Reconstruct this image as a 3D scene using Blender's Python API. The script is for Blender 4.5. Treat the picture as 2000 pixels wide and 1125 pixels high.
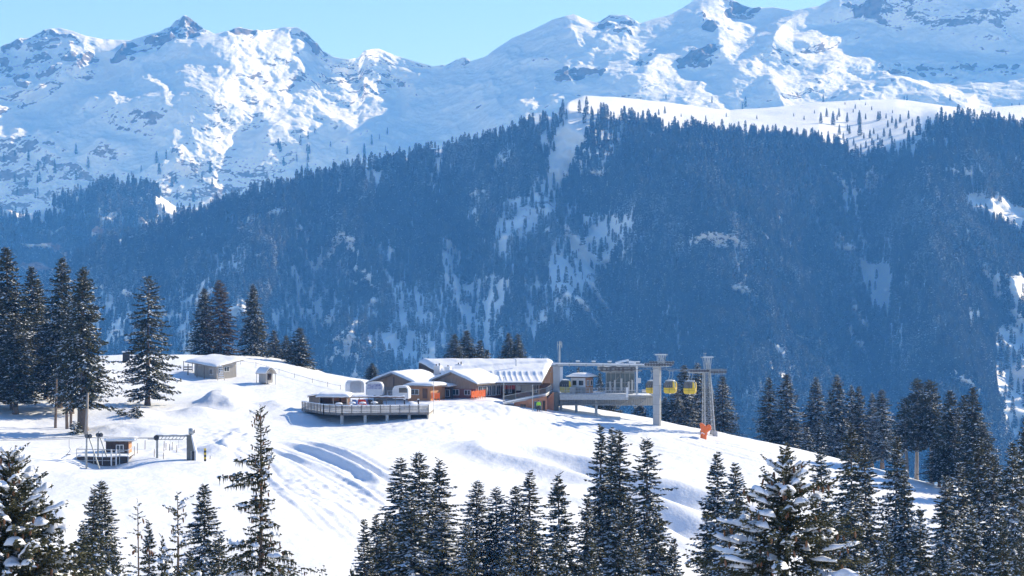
import bpy, math, random
import numpy as np
from mathutils import Vector, Matrix
rad = math.radians
for o in list(bpy.data.objects): bpy.data.objects.remove(o)
S = bpy.context.scene
COL = S.collection
# ------------------------------------------------------------------ camera
F = 4510.0                       # focal length in pixels of a 2000 px wide picture
cam = bpy.data.cameras.new('camera'); camo = bpy.data.objects.new('camera', cam); COL.objects.link(camo)
camo.location = (0, 0, 0); camo.rotation_euler = (rad(90), 0, 0)
cam.sensor_width = 36; cam.lens = 36*F/2000; cam.clip_start = 0.5; cam.clip_end = 40000
S.camera = camo
# ------------------------------------------------------------------ light
SUN_AZ, SUN_EL = 32.0, 28.0      # azimuth measured from +X (right) towards +Y (away)
sd = Vector((math.cos(rad(SUN_EL))*math.cos(rad(SUN_AZ)), math.cos(rad(SUN_EL))*math.sin(rad(SUN_AZ)), math.sin(rad(SUN_EL))))
W = bpy.data.worlds.new('World'); S.world = W; W.use_nodes = True
nt = W.node_tree; bg = nt.nodes['Background']
sky = nt.nodes.new('ShaderNodeTexSky'); sky.sky_type = 'NISHITA'; sky.sun_disc = False
sky.sun_elevation = rad(SUN_EL); sky.sun_rotation = rad(90 - SUN_AZ)
sky.altitude = 1800; sky.air_density = 1.0; sky.dust_density = 0.3; sky.ozone_density = 1.6
tint = nt.nodes.new('ShaderNodeMix'); tint.data_type = 'RGBA'; tint.blend_type = 'MULTIPLY'; tint.inputs[0].default_value = 1; tint.inputs[7].default_value = (.63, .75, 1.0, 1)
nt.links.new(sky.outputs[0], tint.inputs[6]); nt.links.new(tint.outputs[2], bg.inputs[0]); bg.inputs[1].default_value = 0.118
sl = bpy.data.lights.new('sun', 'SUN'); sl.energy = 4.9; sl.angle = rad(0.5); sl.color = (1.0, 0.95, 0.87)
so = bpy.data.objects.new('sun', sl); COL.objects.link(so); so.rotation_euler = sd.to_track_quat('Z', 'Y').to_euler()
S.view_settings.view_transform = 'Standard'; S.view_settings.look = 'None'
S.view_settings.exposure = 0.56; S.view_settings.gamma = 1; S.view_settings.use_curve_mapping = False
try:
    S.cycles.volume_bounces = 1; S.cycles.transparent_max_bounces = 16
except Exception: pass

# ------------------------------------------------------------------ noise
_r = np.random.RandomState(7)
_perm = np.concatenate([_r.permutation(256)]*3)
_g = _r.randn(256, 3); _g /= np.linalg.norm(_g, axis=1)[:, None]
def perlin(x, y, z=0.0):
    x, y, z = np.broadcast_arrays(np.asarray(x, float), np.asarray(y, float), np.asarray(z, float))
    xi = np.floor(x).astype(int); yi = np.floor(y).astype(int); zi = np.floor(z).astype(int)
    xf = x-xi; yf = y-yi; zf = z-zi
    u = xf*xf*xf*(xf*(xf*6-15)+10); v = yf*yf*yf*(yf*(yf*6-15)+10); w = zf*zf*zf*(zf*(zf*6-15)+10)
    def c(a, b, d):
        h = _perm[_perm[_perm[(xi+a) & 255]+((yi+b) & 255)]+((zi+d) & 255)]
        g = _g[h]
        return g[..., 0]*(xf-a)+g[..., 1]*(yf-b)+g[..., 2]*(zf-d)
    x00 = c(0,0,0)*(1-u)+c(1,0,0)*u; x10 = c(0,1,0)*(1-u)+c(1,1,0)*u
    x01 = c(0,0,1)*(1-u)+c(1,0,1)*u; x11 = c(0,1,1)*(1-u)+c(1,1,1)*u
    return 1.5*((x00*(1-v)+x10*v)*(1-w)+(x01*(1-v)+x11*v)*w)
def fbm(x, y, z=0.0, o=5, gain=0.5, lac=2.1):
    s = 0; a = 1.0; f = 1.0
    for i in range(o):
        s = s+a*perlin(x*f+i*17.3, y*f+i*5.1, np.asarray(z)*f+i*3.7); a *= gain; f *= lac
    return s
def ridged(x, y, z=0.0, o=5, gain=0.5, lac=2.1):
    s = 0; a = 1.0; f = 1.0; w = 1.0
    for i in range(o):
        n = 1-np.abs(perlin(x*f+i*11.3, y*f+i*7.1, np.asarray(z)*f+i*2.7))*1.6
        n = np.clip(n, 0, 1)**2*w; w = np.clip(n*1.6, 0, 1)
        s = s+a*n; a *= gain; f *= lac
    return s
def sstep(a, b, x): t = np.clip((x-a)/(b-a), 0, 1); return t*t*(3-2*t)
def P(u, v, d): return Vector(((u-1000)/F*d, d, (562.5-v)/F*d))
def inpoly(px, py, poly):
    r = np.zeros(np.shape(px), bool); n = len(poly)
    for i in range(n):
        x1, y1 = poly[i]; x2, y2 = poly[(i+1) % n]
        c = ((y1 > py) != (y2 > py)) & (px < (x2-x1)*(py-y1)/((y2-y1) if y2 != y1 else 1e-9)+x1)
        r ^= c
    return r

# ------------------------------------------------------------------ materials
MATS = {}
def newmat(name):
    m = bpy.data.materials.new(name); m.use_nodes = True
    return m, m.node_tree, m.node_tree.nodes['Principled BSDF']
def nd(t, typ, **kw):
    n = t.nodes.new(typ)
    for k, v in kw.items():
        if k.startswith('i_'): n.inputs[k[2:].replace('_', ' ')].default_value = v
        else: setattr(n, k, v)
    return n
def simple(name, c1, c2=None, scale=3.0, rough=0.7, metal=0.0, stretch=(1, 1, 1), bump=0.0, bscale=None):
    m, t, b = newmat(name)
    b.inputs['Roughness'].default_value = rough; b.inputs['Metallic'].default_value = metal
    if c2 is None: c2 = tuple(x*0.8 for x in c1)
    co = nd(t, 'ShaderNodeTexCoord'); mp = nd(t, 'ShaderNodeMapping'); mp.inputs['Scale'].default_value = stretch
    t.links.new(co.outputs['Object'], mp.inputs['Vector'])
    n = nd(t, 'ShaderNodeTexNoise', i_Scale=scale, i_Detail=6.0, i_Roughness=0.65); t.links.new(mp.outputs[0], n.inputs['Vector'])
    r = nd(t, 'ShaderNodeValToRGB'); r.color_ramp.elements[0].position = 0.35; r.color_ramp.elements[1].position = 0.65
    r.color_ramp.elements[0].color = (*c2, 1); r.color_ramp.elements[1].color = (*c1, 1)
    t.links.new(n.outputs['Fac'], r.inputs[0]); t.links.new(r.outputs[0], b.inputs['Base Color'])
    if bump:
        n2 = nd(t, 'ShaderNodeTexNoise', i_Scale=bscale or scale*4, i_Detail=4.0); t.links.new(mp.outputs[0], n2.inputs['Vector'])
        bm = nd(t, 'ShaderNodeBump', i_Strength=bump, i_Distance=0.05); t.links.new(n2.outputs['Fac'], bm.inputs['Height'])
        t.links.new(bm.outputs[0], b.inputs['Normal'])
    MATS[name] = m
    return m
simple('wood_grey', (.30, .27, .24), (.17, .15, .135), 2.5, .85, stretch=(6, 6, .5))
simple('wood_brown', (.20, .11, .065), (.09, .05, .03), 2.5, .8, stretch=(5, 5, .4))
simple('wood_gable', (.40, .29, .21), (.20, .14, .105), 2.5, .85, stretch=(7, 5, .35))
simple('wood_hut', (.095, .066, .055), (.05, .036, .03), 2.5, .85, stretch=(7, 5, .35))
simple('wood_dark', (.07, .045, .03), (.035, .022, .016), 2.5, .8, stretch=(5, 5, .4))
simple('wood_warm', (.50, .25, .11), (.36, .17, .07), 2.0, .7, stretch=(4, 4, .5))
simple('wood_pale', (.52, .48, .43), (.36, .33, .29), 2.0, .8, stretch=(4, 4, .5))
simple('concrete', (.50, .50, .49), (.38, .38, .38), 1.2, .85, stretch=(1, 1, .35))
simple('concrete_pale', (.62, .61, .58), (.48, .47, .45), 1.5, .85, stretch=(1, 1, .3))
simple('steel', (.33, .35, .36), (.20, .22, .23), 3, .45, .5)
simple('steel_pale', (.50, .52, .53), (.36, .38, .39), 3, .5, .2)
simple('dark', (.03, .03, .032), (.018, .018, .02), 2, .6)
simple('rubber', (.13, .13, .135), (.07, .07, .07), 2, .7)
simple('orange', (.95, .20, .025), (.85, .15, .02), 3, .6)
simple('red', (.62, .05, .03), (.5, .035, .02), 3, .6)
simple('yellow', (.80, .56, .02), (.70, .48, .02), 2, .35)
simple('yellow_sign', (.75, .52, .03), (.68, .45, .03), 2, .5)
simple('white', (.75, .76, .78), (.65, .66, .68), 2, .5)
simple('blue_print', (.12, .14, .34), (.60, .60, .66), 2.6, .5)
simple('blue', (.10, .20, .50), (.07, .14, .4), 3, .6)
simple('lime', (.35, .75, .04), (.28, .62, .03), 3, .7)
simple('skin', (.60, .36, .26), (.52, .30, .2), 3, .6)
simple('olive', (.17, .17, .15), (.12, .12, .105), 2, .8)
simple('bark', (.22, .16, .115), (.11, .08, .06), 4, .9, stretch=(3, 3, .5))
simple('bark_pale', (.42, .37, .32), (.26, .22, .19), 4, .9, stretch=(3, 3, .5))
simple('cone_brown', (.22, .10, .04), (.13, .055, .025), 9, .7)
simple('orange_wall', (.52, .24, .13), (.40, .18, .10), 1.5, .8)
def brickmat():
    m, t, b = newmat('brick'); co = nd(t, 'ShaderNodeTexCoord')
    mp = nd(t, 'ShaderNodeMapping'); mp.inputs['Rotation'].default_value = (rad(90), 0, 0)
    br = nd(t, 'ShaderNodeTexBrick', i_Scale=2.2); br.inputs['Color1'].default_value = (.24, .065, .045, 1); br.inputs['Color2'].default_value = (.17, .05, .035, 1)
    br.inputs['Mortar'].default_value = (.22, .15, .12, 1)
    t.links.new(co.outputs['Object'], mp.inputs[0]); t.links.new(mp.outputs[0], br.inputs['Vector']); t.links.new(br.outputs[0], b.inputs['Base Color'])
    b.inputs['Roughness'].default_value = .85; MATS['brick'] = m
brickmat()
def glassmat(name, col, rough=.08):
    m, t, b = newmat(name); b.inputs['Base Color'].default_value = (*col, 1); b.inputs['Roughness'].default_value = rough
    b.inputs['Metallic'].default_value = .0; b.inputs['IOR'].default_value = 1.6
    n = nd(t, 'ShaderNodeTexNoise', i_Scale=1.5); bm = nd(t, 'ShaderNodeBump', i_Strength=.15); t.links.new(n.outputs[0], bm.inputs['Height']); t.links.new(bm.outputs[0], b.inputs['Normal'])
    MATS[name] = m
glassmat('window_glass', (.03, .045, .055)); glassmat('station_glass', (.07, .11, .12), .12); glassmat('cabin_glass', (.05, .065, .075), .1)
def snowmat(name, bumps, base=(.86, .88, .91)):
    m, t, b = newmat(name); b.inputs['Base Color'].default_value = (*base, 1); b.inputs['Roughness'].default_value = .6
    b.inputs['Specular IOR Level'].default_value = .25
    co = nd(t, 'ShaderNodeTexCoord'); last = None
    for sc, dist, st, stretch in bumps:
        mp = nd(t, 'ShaderNodeMapping'); mp.inputs['Scale'].default_value = stretch; t.links.new(co.outputs['Object'], mp.inputs[0])
        n = nd(t, 'ShaderNodeTexNoise', i_Scale=sc, i_Detail=5.0, i_Roughness=.55); t.links.new(mp.outputs[0], n.inputs['Vector'])
        bm = nd(t, 'ShaderNodeBump', i_Strength=st, i_Distance=dist); t.links.new(n.outputs['Fac'], bm.inputs['Height'])
        if last: t.links.new(last.outputs[0], bm.inputs['Normal'])
        last = bm
    if last: t.links.new(last.outputs[0], b.inputs['Normal'])
    MATS[name] = m; return m
snowmat('snow_roof', [(1.2, .15, .4, (1, 1, 1))])
snowmat('snow_tree', [(5, .06, .5, (1, 1, 1))], (.86, .88, .91))
snowmat('snow_ground', [(.25, .8, .35, (1, .5, 1)), (1.6, .12, .5, (1, .7, 1))])
def foliage(name, c1, c2, scale=1.3):
    m, t, b = newmat(name); b.inputs['Roughness'].default_value = .75; b.inputs['Specular IOR Level'].default_value = .15
    co = nd(t, 'ShaderNodeTexCoord'); n = nd(t, 'ShaderNodeTexNoise', i_Scale=scale, i_Detail=5.0, i_Roughness=.7)
    t.links.new(co.outputs['Object'], n.inputs['Vector'])
    r = nd(t, 'ShaderNodeValToRGB'); r.color_ramp.elements[0].position = .35; r.color_ramp.elements[1].position = .68
    r.color_ramp.elements[0].color = (*c1, 1); r.color_ramp.elements[1].color = (*c2, 1)
    t.links.new(n.outputs['Fac'], r.inputs[0]); t.links.new(r.outputs[0], b.inputs['Base Color']); MATS[name] = m
foliage('needles', (.030, .038, .020), (.105, .098, .050))
foliage('needles_haze', (.07, .055, .038), (.17, .13, .09))  # brownish tone puts the drifting snow haze into the needle colour
foliage('needles_far', (.018, .030, .024), (.045, .055, .036), .5)
def far_variation():
    m = MATS['needles_far']; t = m.node_tree; bs = t.nodes['Principled BSDF']; lk = bs.inputs['Base Color'].links[0]; src = lk.from_socket
    oi = nd(t, 'ShaderNodeObjectInfo'); cr = nd(t, 'ShaderNodeValToRGB'); e = cr.color_ramp.elements
    e[0].color = (.55, .7, .7, 1); e[1].color = (2.6, 1.9, 1.2, 1); e[1].position = 1.0; x = e.new(.6); x.color = (1, 1, 1, 1); x = e.new(.85); x.color = (1.5, 1.4, 1.1, 1)
    mx = nd(t, 'ShaderNodeMix', data_type='RGBA', blend_type='MULTIPLY'); mx.inputs[0].default_value = 1
    t.links.new(oi.outputs['Random'], cr.inputs[0]); t.links.new(src, mx.inputs[6]); t.links.new(cr.outputs[0], mx.inputs[7]); t.links.new(mx.outputs[2], bs.inputs['Base Color'])
far_variation()
def rockmat(name, rocky, scale, snowy=(.86, .88, .91), rock1=(.26, .22, .20), rock2=(.11, .10, .10), bump=6.0):
    """snow with rock where the mesh attribute 'rock' says so, broken up by noise"""
    m, t, b = newmat(name); b.inputs['Roughness'].default_value = .75; b.inputs['Specular IOR Level'].default_value = .15
    co = nd(t, 'ShaderNodeTexCoord'); at = nd(t, 'ShaderNodeAttribute', attribute_name='rock')
    mp = nd(t, 'ShaderNodeMapping'); mp.inputs['Scale'].default_value = (1, 1, 1.7); t.links.new(co.outputs['Object'], mp.inputs[0])
    n = nd(t, 'ShaderNodeTexNoise', i_Scale=scale, i_Detail=10.0, i_Roughness=.74); t.links.new(mp.outputs[0], n.inputs['Vector'])
    a = nd(t, 'ShaderNodeMath', operation='ADD'); t.links.new(n.outputs['Fac'], a.inputs[0]); t.links.new(at.outputs['Fac'], a.inputs[1])
    r = nd(t, 'ShaderNodeMapRange'); r.inputs['From Min'].default_value = .98; r.inputs['From Max'].default_value = 1.06
    t.links.new(a.outputs[0], r.inputs['Value'])
    n2 = nd(t, 'ShaderNodeTexNoise', i_Scale=scale*2.3, i_Detail=6.0, i_Roughness=.7); t.links.new(mp.outputs[0], n2.inputs['Vector'])
    cr = nd(t, 'ShaderNodeValToRGB'); cr.color_ramp.elements[0].position = .35; cr.color_ramp.elements[1].position = .65
    cr.color_ramp.elements[0].color = (*rock2, 1); cr.color_ramp.elements[1].color = (*rock1, 1); t.links.new(n2.outputs['Fac'], cr.inputs[0])
    mx = nd(t, 'ShaderNodeMix', data_type='RGBA'); mx.inputs[6].default_value = (*snowy, 1)
    t.links.new(r.outputs[0], mx.inputs[0]); t.links.new(cr.outputs[0], mx.inputs[7]); t.links.new(mx.outputs[2], b.inputs['Base Color'])
    bm = nd(t, 'ShaderNodeBump', i_Strength=.55, i_Distance=bump); t.links.new(n.outputs['Fac'], bm.inputs['Height']); t.links.new(bm.outputs[0], b.inputs['Normal'])
    MATS[name] = m
rockmat('mountain_snow', 1, .02, bump=14.0); rockmat('slope_snow', 1, .03, rock1=(.20, .17, .15), rock2=(.08, .075, .075), bump=4.0)
rockmat('cliff', 1, .02, rock1=(.30, .21, .17), rock2=(.12, .10, .10), bump=5.0)

# ------------------------------------------------------------------ object helpers
def tagp(o, label=None, cat=None, group=None, kind=None):
    if label: o['label'] = label
    if cat: o['category'] = cat
    if group: o['group'] = group
    if kind: o['kind'] = kind
    return o
def thing(name, label, cat, loc=(0, 0, 0), rz=0, group=None):
    o = bpy.data.objects.new(name, None); COL.objects.link(o); o.location = loc; o.rotation_euler = (0, 0, rad(rz)); o.empty_display_size = .3
    return tagp(o, label, cat, group)
def npmesh(name, V, Fc, mats, mi=None, smooth=False):
    V = np.asarray(V, np.float32); Fc = np.asarray(Fc, np.int32); k = Fc.shape[1]
    me = bpy.data.meshes.new(name); me.vertices.add(len(V)); me.vertices.foreach_set('co', V.ravel())
    me.loops.add(Fc.size); me.loops.foreach_set('vertex_index', Fc.ravel())
    me.polygons.add(len(Fc)); me.polygons.foreach_set('loop_start', np.arange(len(Fc), dtype=np.int32)*k)
    me.polygons.foreach_set('loop_total', np.full(len(Fc), k, np.int32))
    if mi is not None: me.polygons.foreach_set('material_index', np.asarray(mi, np.int32))
    me.polygons.foreach_set('use_smooth', np.full(len(Fc), smooth))
    for m in mats: me.materials.append(MATS[m])
    me.update(calc_edges=True); me.validate(); return me
def link(name, me, parent=None, **k):
    o = bpy.data.objects.new(name, me); COL.objects.link(o)
    if parent: o.parent = parent
    return tagp(o, **k)
class MB:
    def __init__(s): s.v = []; s.f = []
    def box(s, x0, x1, y0, y1, z0, z1):
        b = len(s.v); s.v += [(x, y, z) for z in (z0, z1) for y in (y0, y1) for x in (x0, x1)]
        s.f += [tuple(b+i for i in q) for q in ((0, 2, 3, 1), (4, 5, 7, 6), (0, 1, 5, 4), (2, 6, 7, 3), (0, 4, 6, 2), (1, 3, 7, 5))]; return s
    def poly(s, pts, faces):
        b = len(s.v); s.v += [tuple(p) for p in pts]; s.f += [tuple(b+i for i in q) for q in faces]; return s
    def prism(s, outline, axis, a, c):
        """outline of (p, q) pairs extruded along axis 'x','y' or 'z' from a to c"""
        n = len(outline)
        def mk(p, q, r): return {'x': (r, p, q), 'y': (p, r, q), 'z': (p, q, r)}[axis]
        pts = [mk(p, q, a) for p, q in outline]+[mk(p, q, c) for p, q in outline]
        fs = [tuple(range(n-1, -1, -1)), tuple(range(n, 2*n))]+[(i, (i+1) % n, n+(i+1) % n, n+i) for i in range(n)]
        return s.poly(pts, fs)
    def tube(s, p0, p1, r, r1=None, n=8):
        p0 = Vector(p0); p1 = Vector(p1); r1 = r if r1 is None else r1; d = (p1-p0).normalized()
        a = d.orthogonal().normalized(); c = d.cross(a); b = len(s.v)
        for p, q in ((p0, r), (p1, r1)):
            for i in range(n):
                t = 2*math.pi*i/n; s.v.append(tuple(p+a*q*math.cos(t)+c*q*math.sin(t)))
        s.f += [(b+i, b+(i+1) % n, b+n+(i+1) % n, b+n+i) for i in range(n)]
        s.f += [tuple(b+i for i in range(n-1, -1, -1)), tuple(b+n+i for i in range(n))]; return s
    def path(s, pts, r, n=6):
        for a, b in zip(pts[:-1], pts[1:]): s.tube(a, b, r, n=n)
        return s
    def lathe(s, prof, c=(0, 0, 0), n=20, axis='z'):
        b = len(s.v)
        for r, z in prof:
            for i in range(n):
                t = 2*math.pi*i/n; q = (r*math.cos(t), r*math.sin(t), z)
                if axis == 'y': q = (q[0], q[2], q[1])
                if axis == 'x': q = (q[2], q[0], q[1])
                s.v.append((c[0]+q[0], c[1]+q[1], c[2]+q[2]))
        for j in range(len(prof)-1):
            for i in range(n): s.f.append((b+j*n+i, b+j*n+(i+1) % n, b+(j+1)*n+(i+1) % n, b+(j+1)*n+i))
        s.f += [tuple(b+i for i in range(n-1, -1, -1)), tuple(b+(len(prof)-1)*n+i for i in range(n))]; return s
    def grid(s, fn, nu, nv, thick=None):
        """fn(i/nu, j/nv) -> top point; with thick also a bottom and sides"""
        b = len(s.v); N = (nu+1)*(nv+1)
        top = [fn(i/nu, j/nv) for j in range(nv+1) for i in range(nu+1)]; s.v += [tuple(p) for p in top]
        idx = lambda i, j: b+j*(nu+1)+i
        for j in range(nv):
            for i in range(nu): s.f.append((idx(i, j), idx(i+1, j), idx(i+1, j+1), idx(i, j+1)))
        if thick:
            s.v += [(p[0], p[1], p[2]-thick) for p in top]
            for j in range(nv):
                for i in range(nu): s.f.append(tuple(N+q for q in (idx(i, j), idx(i, j+1), idx(i+1, j+1), idx(i+1, j))))
            for i in range(nu):
                s.f.append((idx(i, 0), N+idx(i, 0), N+idx(i+1, 0), idx(i+1, 0))); s.f.append((idx(i+1, nv), N+idx(i+1, nv), N+idx(i, nv), idx(i, nv)))
            for j in range(nv):
                s.f.append((idx(0, j+1), N+idx(0, j+1), N+idx(0, j), idx(0, j))); s.f.append((idx(nu, j), N+idx(nu, j), N+idx(nu, j+1), idx(nu, j+1)))
        return s
    def mesh(s, name, mat, smooth=False):
        me = bpy.data.meshes.new(name); me.from_pydata(s.v, [], s.f); me.materials.append(MATS[mat])
        if smooth: me.polygons.foreach_set('use_smooth', [True]*len(me.polygons))
        me.update(); return me
    def obj(s, name, mat, parent=None, smooth=False, **k): return link(name, s.mesh(name, mat, smooth), parent, **k)
def copy_tree(o, parent=None):
    c = o.copy(); COL.objects.link(c)
    if parent: c.parent = parent
    for ch in list(o.children): copy_tree(ch, c)
    return c

# ------------------------------------------------------------------ hill (foreground terrain)
ctrl = [(-90,0,-8),(0,-10,-3),(90,0,-8),(-70,30,-22),(0,30,-17),(70,30,-22),(-80,70,-27),(0,70,-26),(80,70,-28),
 (-80,120,-29),(-30,120,-31),(20,120,-33),(70,120,-35),(-80,165,-26),(-40,160,-28.5),(0,160,-32),(30,175,-34),(60,180,-36),(120,200,-38),(-140,250,-18),
 (-120,450,-28),(-60,450,-30),(0,450,-35),(100,450,-47),(-160,540,-90),(0,540,-100),(160,540,-110),(160,330,-40),(160,420,-50),(-160,400,-14),(-160,120,-24)]
pc = [(250,1120,200),(0,1070,195),(450,1120,198),(650,1120,200),(680,1000,236),(300,1000,224),(300,935,250),(100,945,243),(0,965,238),(450,960,245),
 (50,892,262),(150,912,260),(260,902,264),(400,897,268),(400,872,285),(200,862,290),(0,865,285),(300,835,305),(100,832,310),(0,800,322),(150,803,322),
 (285,797,335),(450,825,316),(430,792,340),(300,762,360),(100,762,350),(210,694,402),(350,697,402),(410,737,384),(470,735,384),(480,705,410),(530,743,380),
 (600,722,406),(620,762,370),(560,800,342),(560,834,317),(668,833,318),(760,826,319),(840,819,321),(700,800,340),(850,793,338),(720,743,392),(700,760,372),
 (770,778,352),(870,779,350),(960,777,352),(960,792,338),(870,762,385),(1000,766,385),(1000,796,344),(1050,804,345),(1105,804,352),(1150,803,360),(1240,810,360),
 (1283,831,345),(1310,828,358),(1383,849,345),(1410,845,358),(1500,864,352),(1650,900,343),(1750,930,335),(1850,965,325),(1240,862,400),(1400,900,400),(1650,960,400),(1900,1000,385),
 (1000,830,330),(850,852,308),(700,862,299),(600,880,286),(500,922,262),(700,935,264),(850,955,264),(1000,955,274),(1100,872,322),(1200,905,312),(1300,955,294),(1350,1005,283),
 (1400,905,322),(1350,1105,254),(1000,1055,240),(1150,1005,262),(850,1055,236),(1550,955,308),(1500,1055,274),(1700,1055,284),(2000,1055,290),(-300,800,300),(-300,700,400),(-300,980,210),(2300,1100,300),(2300,1080,370),
 (870,780,412),(1080,790,400),(720,760,420),(500,720,440)]
CP = np.array([list(c) for c in ctrl]+[list(P(*q)) for q in pc], float)
def _tps(r2): return np.where(r2 > 0, r2*np.log(np.maximum(r2, 1e-9)), 0)*.5
sc_ = 100.0; XY = CP[:, :2]/sc_; n_ = len(XY)
K = _tps(((XY[:, None]-XY[None])**2).sum(-1))+np.eye(n_)*2e-3
A_ = np.zeros((n_+3, n_+3)); A_[:n_, :n_] = K; A_[:n_, n_] = 1; A_[:n_, n_+1:] = XY; A_[n_, :n_] = 1; A_[n_+1:, :n_] = XY.T
sol = np.linalg.solve(A_, np.concatenate([CP[:, 2], [0, 0, 0]]))
def hill_base(x, y):
    x = np.asarray(x, float)/sc_; y = np.asarray(y, float)/sc_; z = sol[n_]+sol[n_+1]*x+sol[n_+2]*y
    for i in range(n_): z = z+sol[i]*_tps((x-XY[i, 0])**2+(y-XY[i, 1])**2)
    return z
def segd(x, y, a, b):
    ax, ay = a; bx, by = b; dx, dy = bx-ax, by-ay; L2 = dx*dx+dy*dy
    t = np.clip(((x-ax)*dx+(y-ay)*dy)/L2, 0, 1); sgn = np.sign((x-ax)*dy-(y-ay)*dx)
    return np.hypot(x-ax-t*dx, y-ay-t*dy)*sgn, t
FEAT = []
RR = np.random.RandomState(2)
def base_hit(u, v, d0=150., d1=430.):
    d = np.arange(d0, d1, .5); z = (562.5-v)/F*d; h = hill_base((u-1000)/F*d, d); k = np.nonzero(h >= z)[0]
    dd = d[k[0]] if len(k) else d1
    return ((u-1000)/F*dd, dd)
def track(pts, w, h, two=False): FEAT.append(('t', [base_hit(*p) for p in pts], w, h, two))
def mound(u, v, rx, ry, h, rot=0): FEAT.append(('m', base_hit(u, v), rx, ry, h, rot))
# piste ruts and the banks beside them
track([(560,862),(640,888),(700,915),(765,958)], .8, .5)
track([(590,858),(680,885),(770,935)], .55, .3)
track([(545,880),(620,908),(700,950),(750,988)], .55, .32)
track([(520,870),(600,905),(690,955),(745,1000)], .35, .22, True)
track([(500,900),(560,955),(640,1020),(720,1085)], .35, .16, True)
track([(490,880),(540,945),(610,1010),(690,1075)], .3, .12, True)
track([(420,850),(450,880),(520,930),(600,1000)], .3, .15, True)
track([(560,850),(700,838),(850,828),(950,800)], .4, .14, True)
track([(860,838),(960,822),(1060,822),(1200,860),(1400,900)], .35, .10, True)
track([(1100,815),(1200,822),(1300,842),(1450,875),(1600,912)], .35, .16, True)
track([(1150,815),(1270,838),(1330,860),(1600,930)], .3, .12, True)
track([(0,880),(120,885),(160,880)], .3, .15, True)
mound(427, 792, 2.4, 5, 1.9); mound(400, 812, 3.0, 3, .9); mound(455, 800, 2.2, 3, .8); mound(365,812,3.5,3,.55)
mound(420, 885, 2.0, 3.5, 1.0, .5); mound(445, 868, 1.5, 3, .7); mound(300, 845, 4, 4, .9); mound(225, 842, 3.5, 5, .9)
mound(205, 903, 3.6, 3.2, -1.5); mound(390, 725, 4, 5, .5); mound(540, 800, 3, 5, 1.0); mound(590, 820, 2.5, 3, .5); mound(260,812,3,5,.9)
mound(470, 842, .7, 2, .4); mound(485, 850, .6, 1.5, .35); mound(455, 850, .6, 1.5, .35)
mound(995, 800, 2.5, 3, .5); mound(125, 1015, 1.6, 2, .9); mound(130, 1042, 1.2, 2, .7)
for k in range(16):
    q = RR.uniform(-40, 60); track([(470+q+k*4,870+k*2), (560+q+k*5,930+k*3), (650+q+k*6,1000+k*3), (720+q+k*7,1070)], .3, .025+.035*RR.rand())
track([(1045,900),(1110,918),(1200,945),(1300,978),(1400,1010)], 3.2, -1.7)  # not a rut: gully trough shaped into the slope for a shadow band
track([(1180,985),(1300,1025),(1420,1075)], 2.6, -1.2)  # second trough added to the terrain for its band of shade
TRAMP = [(base_hit(u, v), rx, ry) for u, v, rx, ry in [(340,880,7,9),(470,865,5,12),(430,850,4,8),(900,800,14,8),(980,800,10,7),(850,835,12,6),(100,885,9,9),(1200,830,16,7),(640,960,10,16)]]
def hill(x, y):
    x = np.asarray(x, float); y = np.asarray(y, float); z = hill_base(x, y)
    z = z+.9*fbm(x/34, y/44, 3.1, 3)*sstep(120, 200, y)*sstep(1.2, .2, np.hypot((x+25)/40, (y-352)/40)-0)+.10*fbm(x/5, y/7, 8.2, 3)
    tm_ = 0
    for (cx, cy), rx, ry in TRAMP: tm_ = np.maximum(tm_, np.exp(-((x-cx)/rx)**2-((y-cy)/ry)**2))
    tmp = perlin(x/.85, y/1.5, 2.5); z = z+tm_*(.16*tmp+.10*np.abs(perlin(x/1.9, y/2.8, 6.5)))
    z = z+.035*perlin((x*.93-y*.36)/.8, (x*.36+y*.93)/9, 3.3)*sstep(190, 230, y)
    for f in FEAT:
        if f[0] == 'm':
            (cx, cy), rx, ry, h, rot = f[1:]; c, s = math.cos(rot), math.sin(rot); dx = (x-cx)*c+(y-cy)*s; dy = -(x-cx)*s+(y-cy)*c
            q = (dx/rx)**2+(dy/ry)**2+.25*perlin(x/2, y/2.5, 1); z = z+h*np.exp(-np.clip(q, 0, 50))
        else:
            pts, w, h, two = f[1:]; best = np.full(x.shape, 1e9); sg = np.zeros(x.shape)
            for a, b in zip(pts[:-1], pts[1:]):
                dd, t = segd(x, y, a, b); dd = np.where(dd == 0, 1e-6, dd); m = np.abs(dd) < best; best = np.where(m, np.abs(dd), best); sg = np.where(m, dd, sg)
            m = best < 6
            if not m.any(): continue
            wob = 1+.14*perlin(x/3.5, y/6, 5)
            if two: pr = -np.exp(-((sg-.9)/w)**2)-np.exp(-((sg+.9)/w)**2)+.5*np.exp(-(sg/w)**2)
            else: pr = np.exp(-(sg/w)**2)-.8*np.exp(-((np.abs(sg)-2*w)/w)**2)
            e0 = np.hypot(x-pts[0][0], y-pts[0][1]); e1 = np.hypot(x-pts[-1][0], y-pts[-1][1])
            z = z+h*pr*wob*sstep(0, 9, np.minimum(e0, e1))
    return z
def gz(x, y): return float(hill(np.array([x]), np.array([y]))[0])
xs = np.concatenate([np.arange(-190, -70, 1.2), np.arange(-70, -42, .5), np.arange(-42, 8, .24), np.arange(8, 80, .5), np.arange(80, 190, 1.2)]); ys = np.concatenate([np.arange(-12, 180, 2.0), np.arange(180, 240, .5), np.arange(240, 312, .28), np.arange(312, 430, .5), np.arange(430, 560, 3.0)])
GX, GY = np.meshgrid(xs, ys); GZ = hill(GX, GY)
edge = sstep(150, 190, np.abs(GX)); GZ = GZ-edge*30
def gridfaces(nr, nc):
    i = np.arange(nr-1)[:, None]*nc+np.arange(nc-1)[None]; i = i.ravel(); return np.stack([i, i+1, i+nc+1, i+nc], 1)
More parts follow.
